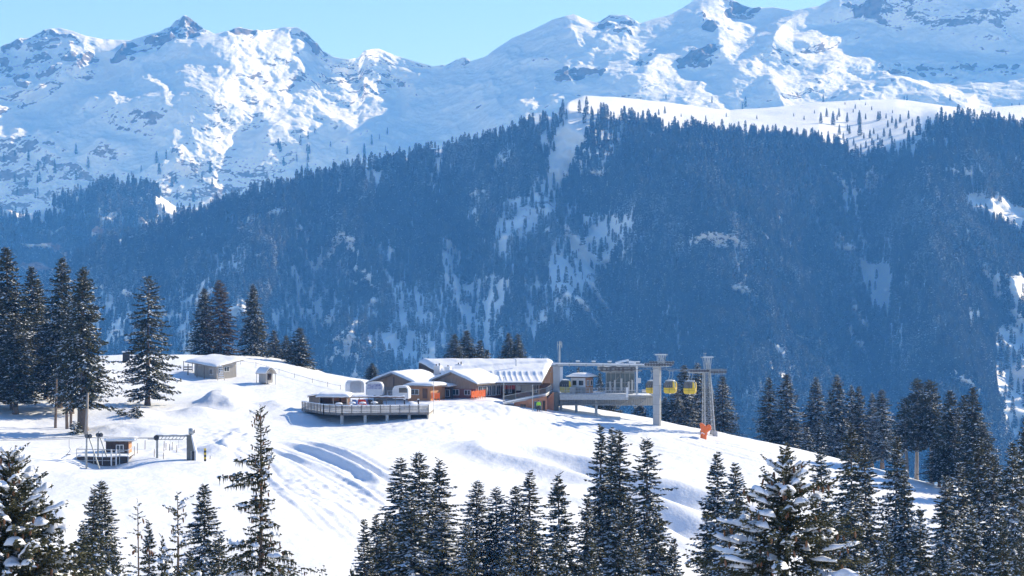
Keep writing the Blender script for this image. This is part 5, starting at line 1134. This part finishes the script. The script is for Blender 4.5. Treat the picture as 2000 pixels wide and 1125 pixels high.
m = MB()
for i in range(24): x = -5.15+5.1*i/23; m.box(x, x+.03, -.025, -.002, -1.5, h_-.02)
for i in range(20): y = .1+4.4*i/19; m.box(.002, .025, y, y+.03, -1.5, h_-.02)
m.obj('plank_joints', 'wood_grey', o)
o = thing('leaning_ladder', 'wide wooden ladder with white rungs leaning on the front corner of the weathered hut', 'ladder', P(432, 737, 377), 12)
m = MB().tube((-.55, 0, -.5), (-.25, .8, 2.0), .06).tube((.55, 0, -.5), (.2, .8, 2.0), .06); m.obj('rails', 'wood_pale', o)
for k in range(6): z = -.1+.36*k; MB().box(-.48+.045*k, .46-.045*k, .1+.1*k, .22+.1*k, z, z+.12).obj('rung', 'snow_roof', o)
o = thing('timber_fence', 'short dark timber fence with two snowy rails left of the weathered hut', 'fence', P(358, 727, 386), 5)
for x in (0, 1.45): MB().box(x, x+.1, 0, .1, -.5, 1.9 if x == 0 else 1.6).obj('post', 'wood_dark', o)
for z in (.35, .75): MB().box(.1, 1.45, .02, .08, z, z+.16).obj('rail', 'wood_grey', o); MB().box(.1, 1.45, .0, .1, z+.162, z+.26).obj('snow_on_rail', 'snow_roof', o)
o = thing('well_shelter', 'tiny open timber shelter with a snow-covered gable roof on stilts right of the hut', 'shelter', P(530, 742, 376), 48)
b0 = MB().prism([(-.75, -.5), (.75, -.5), (.75, 1.15), (0, 1.65), (-.75, 1.15)], 'y', .5, 2.2).obj('wall', 'wood_warm' if False else 'wood_pale', o)
MB().prism([(-1.15, .95), (0, 1.75), (1.15, .95), (1.15, 1.05), (0, 1.85), (-1.15, 1.05)], 'y', 0, 2.6).obj('roof', 'wood_pale', o)
MB().grid(lambda i, j: (-1.2+2.4*i, .02+2.5*j, 1.15+.95*(1-abs(2*i-1)**1.9)), 12, 6, thick=.12).obj('snow_layer', 'snow_roof', o, smooth=True)
for x, y in ((-1, .1), (1, .1), (1, 2.5), (-1, 2.5)): MB().tube((x, y, -.8), (x*.95, y, 1.05), .05).obj('post', 'wood_pale', o)
MB().box(-.4, .4, .44, .498, 0, 1.0).obj('door', 'wood_dark', o)
o = thing('notice_box', 'small dark box on legs beside the lone spruce on the upper slope', 'box', P(247, 708, 392), 10)
MB().box(-.65, .55, 0, .6, .3, 1.7).obj('box_body', 'dark', o); MB().box(-.75, .65, -.1, .7, 1.703, 1.9).obj('snow_cap', 'snow_roof', o)
for x in (-.6, .5): MB().tube((x, .1, -.8), (x, .1, .3), .05).obj('leg', 'wood_dark', o)
# net line along the crest at right of the hut
pts_ = [(470, 712), (500, 716), (520, 722), (545, 729), (575, 738), (610, 748), (640, 756), (665, 761)]
o = thing('rope_fence', 'low dark rope fence curving down the slope from the hut to the shelters', 'fence', (0, 0, 0), 0); pp = [place(u, v, 300, 430) for u, v in pts_]
MB().path([p+Vector((0, 0, .6)) for p in pp], .03, 4).obj('rope', 'wood_grey', o)
for p in pp: MB().tube(p-Vector((0, 0, .4)), p+Vector((0, 0, .75)), .035, n=5).obj('stake', 'wood_grey', o)

# ------------------------------------------------------------------ drag lift valley station on the left
fp = place(175, 905, 230, 300); zf = P(200, 893, 266).z
o = thing('lift_platform_deck', 'small snowy loading platform with pale railings over a dark hollow at the left', 'platform', (P(200, 0, 266).x, 266, zf), 2)
MB().box(-3.0, 3.0, 0, 4.5, -.3, 0).obj('deck', 'wood_dark', o); MB().grid(lambda i, j: (-2.95+5.9*i, .1+4.3*j, .10+.06*math.sin(i*9+j*4)), 14, 8, thick=.09).obj('snow_layer', 'snow_roof', o, smooth=True)
MB().box(-2.9, 2.9, .2, .4, -1.6, -.3).obj('hollow_shade', 'dark', o)  # dark sheet stands in for the shade of the hollow under the deck
m = MB()
for i in range(7): x = -2.95+5.9*i/6; m.tube((x, -.05, -.9), (x, -.05, .95), .05, n=6)
m.tube((-2.95, -.05, .95), (2.95, -.05, .8), .05, n=6).tube((-2.95, -.05, .5), (2.95, -.05, .4), .04, n=6).tube((-2.95, -.05, -.35), (1.5, -.05, -.4), .04, n=6).tube((-2.95, -.05, .95), (-2.95, 4.3, .95), .05, n=6).tube((2.95, -.05, .8), (2.95, 4.3, .9), .05, n=6); m.obj('railing', 'steel_pale', o)
MB().box(1.0, 1.12, -.35, 0, -1.0, .9).box(1.55, 1.67, -.35, 0, -1.0, .9).obj('stair_posts', 'white', o)
for k in range(4): MB().box(1.12, 1.55, -.35+.08*k, -.1+.08*k, -.8+.25*k, -.74+.25*k).obj('step', 'wood_grey', o)
op = P(229, 891, 272); o = thing('operator_hut', 'small brown plank operator hut with overhanging snow roof and white window', 'hut', op, 0)
MB().box(-1.35, 1.3, 0, 2.2, -.6, 1.72).obj('wall', 'wood_hut', o); MB().box(1.302, 1.36, .02, 2.18, -.5, 1.7).obj('side_wall', 'wood_warm', o)
rf = MB().box(-1.45, 1.9, -.35, 2.5, 1.74, 1.84).obj('roof', 'steel', o)
MB().grid(lambda i, j: (-1.5+3.7*i, -.4+3.0*j, 1.93+.24*(1-abs(2*j-1)**6)*(.55+.7*i)*(1-max(0, i-.93)/.07*.5)), 18, 8, thick=.085).obj('snow_layer', 'snow_roof', rf, smooth=True)
window(o, -.15, .75, .65, 1.35, 0, nx=2); MB().box(-.25, .85, -.22, 0, .50, .58).obj('window_shelf', 'white', o); MB().box(-.75, -.35, -.03, 0, 0, 1.3).obj('door', 'wood_dark', o)
o = thing('lift_a_frame', 'grey steel A-frame pylon with sheaves standing on the small loading platform', 'pylon', (P(172, 0, 264).x, 264, P(172, 912, 264).z), 0)
h_ = P(0, 852, 264).z-P(0, 912, 264).z
MB().tube((-.2, 0, -.5), (-.15, 0, h_-.1), .10).obj('leg', 'steel', o); MB().tube((1.3, 0, -.2), (.1, 0, h_-.1), .08).obj('leg', 'steel', o)
MB().tube((.75, 2.2, 0), (.75, 2.2, h_+.1), .10).obj('leg', 'steel', o); MB().tube((1.9, 2.2, .6), (.85, 2.2, h_+.1), .08).obj('leg', 'steel', o)
MB().tube((-.15, 0, h_-.2), (.75, 2.2, h_-.1), .09).obj('cross_beam', 'steel', o)
for dx, y in ((-.1, 0), (.75, 2.2)):
    for k in range(2): MB().lathe([(.26, -.05), (.26, .05)], c=(dx+.35*k, y-.15, h_+.02), axis='y', n=12).obj('sheave', 'rubber', o)
    MB().tube((dx-.1, y, h_), (dx+.1, y, h_+.45), .05, n=6).obj('arm', 'steel', o)
# T frame and drive post
o = thing('drag_lift_gantry', 'grey post with long snowy horizontal drive frame of the drag lift', 'gantry', P(307, 896, 268), 0)
h_ = P(0, 853, 268).z-P(0, 896, 268).z
MB().tube((0, 0, -.8), (0, 0, h_), .14).obj('post', 'steel', o)
m = MB().box(-.15, 3.7, -.25, -.15, h_+.02, h_+.16).box(-.15, 3.7, .25, .35, h_+.02, h_+.16)
for k in range(9): x = .05+k*.42; m.tube((x, -.2, h_-.28), (x+.2, .3, h_+.05), .035, n=4)
m.box(-.1, 3.0, -.2, -.1, h_-.35, h_-.27); m.obj('drive_frame', 'steel', o)
MB().grid(lambda i, j: (-.1+3.8*i, -.25+.6*j, h_+.25+.04*math.sin(i*14)), 20, 3, thick=.07).obj('snow_layer', 'snow_roof', o, smooth=True)
MB().box(-1.1, -.14, -.05, .05, h_-.32, h_-.24).obj('side_arm', 'steel', o); MB().lathe([(.32, -.06), (.32, .06)], c=(-.05, -.3, h_-.1), axis='y', n=14).obj('bull_wheel', 'dark', o)
for k, x in enumerate((.9, 1.5, 2.5)): MB().tube((x, 0, h_-.3), (x, 0, h_-1.3-.3*(k % 2)), .02, n=4).obj('hanging_bar', 'steel', o)
o = thing('drive_post', 'wedge-shaped olive concrete drive post with pale edge and round machine on top', 'post', P(373, 897, 267), 0)
h_ = P(0, 850, 267).z-P(0, 897, 267).z
MB().prism([(-.5, -.8), (.42, -.8), (.42, .6), (-.02, h_), (-.5, h_-.05)], 'y', 0, .9).obj('wedge', 'olive', o)
MB().prism([(.425, -.8), (.62, -.8), (.62, .8), (.12, h_+.05), (-.01, h_+.0), (.425, .62)], 'y', -.02, .92).obj('pale_edge', 'white', o)
MB().box(.05, .42, -.06, -.002, -.6, .9).obj('hatch', 'dark', o); MB().box(.0, .05, -.07, -.001, -.6, .95).box(.42, .47, -.07, -.021, -.6, .95).obj('hatch_frame', 'white', o)
MB().lathe([(.1, -.32), (.34, -.28), (.4, 0), (.34, .28), (.1, .32)], c=(-.02, .4, h_+.38), axis='x', n=16).obj('machine', 'steel_pale', o, smooth=True); MB().lathe([(.22, .0), (.22, .06)], c=(.3, .4, h_+.42), axis='x', n=14).obj('fan', 'dark', o)
MB().grid(lambda i, j: (-.35+.6*i, .1+.6*j, h_+.75+.08*math.sin(3.1*i)), 5, 4, thick=.06).obj('snow_cap', 'snow_roof', o, smooth=True)
o = thing('warning_post', 'short yellow and black striped warning post right of the olive drive post', 'post', P(400.5, 896, 265), 0)
for k in range(6): MB().box(-.13, .13, 0, .1, -.3+.25*k, -.3+.25*k+.248).obj('stripe', 'yellow_sign' if k % 2 else 'dark', o)
# fence stakes with net
stk = [(262, 872, 890), (268, 866, 886), (283, 861, 879), (301, 877, 893), (320, 862, 882), (324, 866, 880), (331, 868, 881), (336, 864, 880), (319, 884, 897), (345, 870, 884), (410, 890, 897)]
for i, (u, v0, v1) in enumerate(stk):
    p = place(u, v1, 240, 320); hh = P(0, v0, p.y).z-P(0, v1, p.y).z
    l = 'thin brown stake in the trampled snow between operator hut and drive post'
    o = thing('snow_stake', l, 'stake', p, 0, 'thin stakes at the drag lift'); MB().tube((0, 0, -.3), (.03, 0, hh), .045, .035, n=6).obj('stake_shaft', 'wood_brown', o)
for lab, yo, g in (('near thin rope of the drag lift running left out of the picture', 0, 0), ('far thin rope of the drag lift just above the other one', 2.2, .15)):
    a = P(307, 856-g*6, 267.8); m_pt = P(174, 855-g*20, 264+yo); e = P(-60, 859-g*20, 262+yo)
    rope(lab, [(a, m_pt, .05), (m_pt, e, .15)], .03, 'drag_lift_rope', 'thin ropes of the drag lift')
o = thing('drag_hanger', 'empty curved drag bar hanging from the rope at the far left', 'drag bar', P(135, 858, 263), 0)
MB().path([(0, 0, 0), (0, 0, -.9), (.12, 0, -1.1), (.05, 0, -1.4), (-.25, 0, -1.7)], .03, 5).obj('bar', 'steel', o); MB().lathe([(.02, -.03), (.28, -.02), (.28, .02), (.02, .03)], c=(-.1, 0, -1.75), n=12).obj('seat_disc', 'dark', o)

# ------------------------------------------------------------------ person in lime jacket below the ramp
pp = P(1052, 806, 343); pz = gz(pp.x, pp.y); po = thing('person', 'person in lime green jacket and dark trousers walking below the station wall', 'person', (pp.x, pp.y, pz), 20)
def skin_body(name, verts, edges, radii, mat, parent):
    me = bpy.data.meshes.new(name); me.from_pydata(verts, edges, []); me.materials.append(MATS[mat]); ob = link(name, me, parent)
    ob.modifiers.new('skin', 'SKIN'); me.skin_vertices.new() if not me.skin_vertices else None
    for i, r_ in enumerate(radii): me.skin_vertices[0].data[i].radius = (r_, r_*.85)
    me.skin_vertices[0].data[0].use_root = True; sb = ob.modifiers.new('sub', 'SUBSURF'); sb.levels = 2; sb.render_levels = 2; return ob
V_ = [(0,0,.95),(0,0,1.2),(0,0,1.42),(0,0,1.52),(0,-.02,1.66),(.19,0,1.42),(.27,-.03,1.15),(.24,-.18,.95),(.23,-.25,.88),(-.19,0,1.42),(-.27,.05,1.15),(-.26,-.03,.92),(-.26,-.05,.84),(.1,0,.9),(.12,-.12,.5),(.12,-.08,.08),(.12,-.22,.04),(-.1,0,.9),(-.11,.08,.5),(-.11,.2,.1),(-.11,.08,.04)]
E_ = [(0,1),(1,2),(2,3),(3,4),(2,5),(5,6),(6,7),(7,8),(2,9),(9,10),(10,11),(11,12),(0,13),(13,14),(14,15),(15,16),(0,17),(17,18),(18,19),(19,20)]
R_ = [.14,.15,.15,.06,.105,.075,.055,.045,.04,.075,.055,.045,.04,.095,.07,.055,.045,.095,.07,.055,.045]
skin_body('body', V_, E_, R_, 'skin', po)
skin_body('jacket', [(0,0,.92),(0,0,1.2),(0,0,1.43),(.19,0,1.43),(.27,-.03,1.15),(.24,-.17,.97),(-.19,0,1.43),(-.27,.05,1.15),(-.26,-.02,.94)], [(0,1),(1,2),(2,3),(3,4),(4,5),(2,6),(6,7),(7,8)], [.19,.19,.18,.105,.085,.07,.105,.085,.07], 'lime', po)
skin_body('trousers', [(0,0,.95),(.1,0,.88),(.12,-.12,.5),(.12,-.08,.14),(-.1,0,.88),(-.11,.08,.5),(-.11,.2,.16)], [(0,1),(1,2),(2,3),(0,4),(4,5),(5,6)], [.17,.12,.095,.085,.12,.095,.085], 'dark', po)
MB().lathe([(.01, 1.80), (.09, 1.77), (.125, 1.69), (.12, 1.64)], c=(0, 0, 0), n=14).obj('cap', 'dark', po, smooth=True)
# no mist volume here; the brownish spruce carries the haze in its needle colour

o = thing('leaning_stump', 'thin bare pale stem leaning beside the thick trunk of the big left spruce', 'trunk', place(167, 852), 0)
MB().tube((0, .3, -.5), (.25, .2, 5.5), .24, .14, n=8).obj('stem', 'bark_pale', o, smooth=True)
for k, (u, v) in enumerate(((108, 836), (131, 838), (138, 834), (22, 800))):
    p = place(u, v); o = thing('bare_trunk', ['bare slim trunk, leftmost of three close ones under the left stand', 'bare trunk, middle of three close ones under the left stand', 'bare trunk just left of the thick pale trunk of the left stand', 'bare trunk in snow near the left picture edge under the highest tree'][k], 'trunk', p, 0, 'bare trunks in the left stand'); MB().tube((0, 0, -.5), (.15*(-1)**k, 0, 6.5), .20+.04*(k % 2), .13, n=8).obj('stem', 'bark', o, smooth=True)
    for q in range(5): a = q*2.1+k; MB().tube((0, 0, 2.6+.6*q), (1.0*math.cos(a), 1.0*math.sin(a), 2.3+.6*q), .03, .012, n=4).obj('dead_branch', 'bark', o)
# scruffy twigs and low shrubs poking out of the snow below the solitary tree
for k, (u, v, w) in enumerate(((265, 815, .9), (148, 848, 1.0), (240, 812, .5))):
    p = place(u, v); V, Fa, mi, _ = spruce(seed=300+k, H=1.3*w+.4, R=1.2*w, sp=.25, nb=7, cs=.3, step=.2, snow=.6, bare=.05, droop=.1)
    o = thing('low_spruce_shrub', ['low snowy spruce shrub in front of the lone see-through spruce', 'scruffy twig bush at the foot of the thick pale trunk', 'small snowy shrub left of the lone spruce base'][k], 'shrub', p, 0); link('foliage', npmesh('foliage', V, Fa, ['needles', 'snow_tree'], mi), o)
    MB().tube((0, 0, -.3), (0, 0, .5), .05, .02, n=6).obj('stem', 'bark', o)
# ------------------------------------------------------------------ far forest
far = bpy.data.collections.new('far_spruce_kinds')
for i in range(5):
    v, f, mi, _ = spruce(seed=40+i, H=20, R=[2.6, 3.0, 2.3, 2.8, 2.2][i], sp=1.25, nb=6, cs=1.5, step=1.1, snow=[.03, .08, .20, .42, .65][i], droop=.3, bare=.03, hang=.7, minr=.3)
    o = bpy.data.objects.new('far_spruce', npmesh('far_spruce', v, f, ['needles_far', 'snow_tree'], mi)); far.objects.link(o)
def scatter_forest(name, pts, scl, label, cat='forest'):
    pts = np.asarray(pts); kn = np.clip((1.4+3.6*fbm(pts[:, 0]/130, pts[:, 1]/200, pts[:, 2]/150, 5, .6)+1.1*np.random.RandomState(9).randn(len(pts))).astype(int), 0, 4)  # snowier kinds in noise patches; contrast raised to imitate sunlit relief
    n = len(pts); me = bpy.data.meshes.new(name); me.vertices.add(n); me.vertices.foreach_set('co', np.asarray(pts, np.float32).ravel())
    r = np.random.RandomState(3)
    for nm, ty, val in (('scl', 'FLOAT_VECTOR', scl), ('rt', 'FLOAT', r.rand(n)*6.28), ('kind_i', 'INT', kn)):
        a = me.attributes.new(nm, ty, 'POINT'); a.data.foreach_set('vector' if ty == 'FLOAT_VECTOR' else 'value', np.asarray(val, np.int32 if ty == 'INT' else np.float32).ravel())
    o = link(name, me, label=label, cat=cat, kind='stuff')
    g = bpy.data.node_groups.new(name+'_nodes', 'GeometryNodeTree'); g.interface.new_socket('Geometry', in_out='INPUT', socket_type='NodeSocketGeometry'); g.interface.new_socket('Geometry', in_out='OUTPUT', socket_type='NodeSocketGeometry')
    gi = g.nodes.new('NodeGroupInput'); go = g.nodes.new('NodeGroupOutput'); ip = g.nodes.new('GeometryNodeInstanceOnPoints'); ci = g.nodes.new('GeometryNodeCollectionInfo')
    mp = g.nodes.new('GeometryNodeMeshToPoints'); g.links.new(gi.outputs[0], mp.inputs[0])
    ci.inputs[0].default_value = far; ci.inputs[1].default_value = True; ci.inputs[2].default_value = True
    def na(nm, ty): x = g.nodes.new('GeometryNodeInputNamedAttribute'); x.data_type = ty; x.inputs[0].default_value = nm; return x.outputs[0]
    cx = g.nodes.new('ShaderNodeCombineXYZ'); g.links.new(na('rt', 'FLOAT'), cx.inputs[2])
    g.links.new(mp.outputs[0], ip.inputs['Points']); g.links.new(ci.outputs[0], ip.inputs['Instance']); ip.inputs['Pick Instance'].default_value = True
    g.links.new(na('kind_i', 'INT'), ip.inputs['Instance Index']); g.links.new(cx.outputs[0], ip.inputs['Rotation']); g.links.new(na('scl', 'FLOAT_VECTOR'), ip.inputs['Scale'])
    g.links.new(ip.outputs[0], go.inputs[0]); md = o.modifiers.new('trees', 'NODES'); md.node_group = g; return o
OPEN = [([(1112,225),(1148,232),(1135,285),(1105,335),(1088,362),(1074,350),(1080,300),(1092,255)],.02),
 ([(1062,345),(1088,372),(1075,420),(1050,445),(1010,470),(975,520),(968,470),(985,400),(1030,375)],.10),
 ([(1158,418),(1232,428),(1226,462),(1182,510),(1150,572),(1112,612),(1078,570),(1108,512),(1138,450)],.10),
 ([(866,470),(895,482),(902,560),(960,540),(995,560),(955,640),(942,700),(908,700),(888,600),(872,540)],.12),
 ([(380,492),(480,480),(476,540),(410,535)],.25),([(604,520),(622,500),(628,560),(620,660),(602,640)],.10),([(690,600),(725,590),(735,640),(700,720),(660,720),(690,640)],.25),([(790,580),(830,600),(840,720),(780,720),(755,650)],.25),
 ([(1676,512),(1732,516),(1738,602),(1712,606),(1700,560)],.02),([(1885,384),(1950,388),(2000,412),(2100,430),(2100,470),(1985,442),(1900,405)],.01),([(1950,640),(2100,620),(2100,960),(1985,960),(1955,760)],.10),([(640,560),(670,560),(665,700),(640,720)],.2),([(760,560),(800,560),(790,620),(770,640)],.15),([(1085,470),(1100,480),(1090,540),(1070,560)],.1),([(540,560),(570,570),(560,640),(540,620)],.2),([(1040,560),(1062,560),(1060,640),(1035,650)],.15),([(840,580),(860,580),(870,690),(850,700)],.15),
 ([(1975,545),(2100,520),(2100,590),(1985,592)],.02),([(1645,228),(1810,215),(1800,285),(1665,305)],.07),([(1650,365),(1672,370),(1664,410),(1648,405)],.15),([(1730,600),(1760,600),(1760,690),(1735,690)],.3),
 ([(990,430),(1010,430),(1045,560),(1030,650),(990,600)],.4),([(180,590),(300,560),(330,700),(200,700)],.35),([(1195,235),(1220,245),(1215,275),(1170,335),(1175,290)],.3),([(330,540),(420,560),(420,700),(330,700)],.45),([(1290,560),(1310,560),(1330,690),(1300,690)],.35),([(1500,680),(1540,690),(1560,760),(1500,760)],.3),([(1430,500),(1445,500),(1480,640),(1460,640)],.5),([(1660,420),(1672,420),(1690,520),(1676,520)],.3),([(1870,560),(1890,570),(1920,700),(1890,700)],.5),([(720,340),(750,330),(765,350),(720,372)],.2),([(470,430),(560,410),(560,425),(470,445)],.4),([(560,450),(640,440),(640,470),(570,480)],.45),([(1100,480),(1110,480),(1130,400),(1115,395)],.2),([(925,380),(945,380),(940,440),(920,440)],.35),([(740,480),(760,470),(775,560),(750,560)],.35)]
r = np.random.RandomState(11); N = 95000
qu = r.uniform(-380, 2380, N); jj = r.uniform(.5, nb+.5, N)
ju = (qu+400)/2800*(nu2-1); 
def sampVM(V_, j, i):
    j0 = np.clip(j.astype(int), 0, V_.shape[0]-2); i0 = np.clip(i.astype(int), 0, V_.shape[1]-2); fj = (j-j0)[:, None]; fi = (i-i0)[:, None]
    return (V_[j0, i0]*(1-fi)+V_[j0, i0+1]*fi)*(1-fj)+(V_[j0+1, i0]*(1-fi)+V_[j0+1, i0+1]*fi)*fj
pts = sampVM(VM, jj, ju); pu = pts[:, 0]/pts[:, 1]*F+1000; pv = 562.5-pts[:, 2]/pts[:, 1]*F
dens = np.full(N, 1.0)
patch = fbm(pts[:, 0]/55, pts[:, 1]/90, pts[:, 2]/110, 4)
reg = sstep(430, 640, pv)*sstep(1250, 1130, pu)
dens *= 1-reg*sstep(-.25, .2, patch)*.9
reg2 = sstep(1050, 1080, pu)*sstep(1220, 1190, pu)*sstep(360, 300, pv); dens *= 1-reg2*.5
dens *= 1-.7*sstep(.45, .6, patch)
wu2 = 7*fbm(pts[:, 0]/25, pts[:, 2]/25, 7, 3); wv2 = 9*fbm(pts[:, 0]/25, pts[:, 2]/25, 17, 3)
for p, a in OPEN:
    for ox, oy in ((0, -14), (7, -5), (-7, -5), (0, 2)): dens = np.where(inpoly(pu+wu2+ox, pv+wv2+oy, p), np.minimum(dens, a), dens)
keep = (r.rand(N) < dens) & (pv < 940); pts = pts[keep]
hs = np.clip(.78+.20*r.randn(len(pts)), .3, 1.35); wd = hs*np.clip(1+.15*r.randn(len(pts)), .7, 1.4); wd = wd*.95
scatter_forest('spruce_forest', pts-np.array([0, 0, .8]), np.stack([wd, wd, hs*1.0], 1), 'dense dark spruce forest covering the shaded mountainside across the valley')
# forest on the left spur and scattered groves under the far range
M2 = 9000; i2 = r.uniform(0, 329, M2); j2 = r.uniform(60, 149.5, M2); p2 = sampVM(VS, j2, i2); qu2 = p2[:, 0]/p2[:, 1]*F+1000; qv2 = 562.5-p2[:, 2]/p2[:, 1]*F
ok = inpoly(qu2, qv2, [(95,400),(150,380),(210,358),(290,350),(318,380),(296,400),(310,435),(180,425),(130,412)]) | ((r.rand(M2) < .10) & (qv2 > 425)) | ((r.rand(M2) < .55) & (qu2 < 180) & (qv2 > 432)) | (inpoly(qu2, qv2, [(150,440),(330,455),(330,560),(200,540)]) & (r.rand(M2) < .6))
p2 = p2[ok]; h2 = np.clip(1+.2*r.randn(len(p2)), .5, 1.4)
scatter_forest('spur_forest', p2-np.array([0, 0, .5]), np.stack([h2, h2, h2*1.15], 1), 'small patch of blue-green spruce forest on the rocky spur at the left')
M3 = 700; vq = r.uniform(0, NV*.55, M3); uq = r.uniform(0, NU-1, M3)
vm3 = np.stack([X, Y, Z], -1); p3 = sampVM(vm3, vq, uq); qu3 = p3[:, 0]/p3[:, 1]*F+1000; qv3 = 562.5-p3[:, 2]/p3[:, 1]*F
ok = ((qu3 < 420) & (qv3 > 290) & (r.rand(M3) < .7)) | ((qu3 > 520) & (qu3 < 760) & (qv3 > 255) & (r.rand(M3) < .5)) | ((qu3 > 1300) & (qv3 > 190) & (r.rand(M3) < .2))
p3 = p3[ok]; h3 = r.uniform(.5, 1.3, len(p3))
scatter_forest('high_scattered_trees', p3, np.stack([h3, h3, h3*1.1], 1), 'thin scatter of tiny spruces on the snow below the far rocky range')

# ------------------------------------------------------------------ haze
hz = MB().box(-5200, 5200, -700, 7600, -420, 1150).mesh('haze', 'snow_roof'); hz.materials.clear()
m = bpy.data.materials.new('haze_air'); m.use_nodes = True; t = m.node_tree; t.nodes.clear()
pv_ = t.nodes.new('ShaderNodeVolumePrincipled'); ou = t.nodes.new('ShaderNodeOutputMaterial'); t.links.new(pv_.outputs[0], ou.inputs['Volume'])
pv_.inputs['Color'].default_value = (.105, .385, 1.0, 1); pv_.inputs['Absorption Color'].default_value = (1, 1, 1, 1); pv_.inputs['Density'].default_value = 1.15e-4; pv_.inputs['Anisotropy'].default_value = .0
hz.materials.append(m); link('haze', hz, kind='stuff', label='thin blue air between the hill and the far mountains')
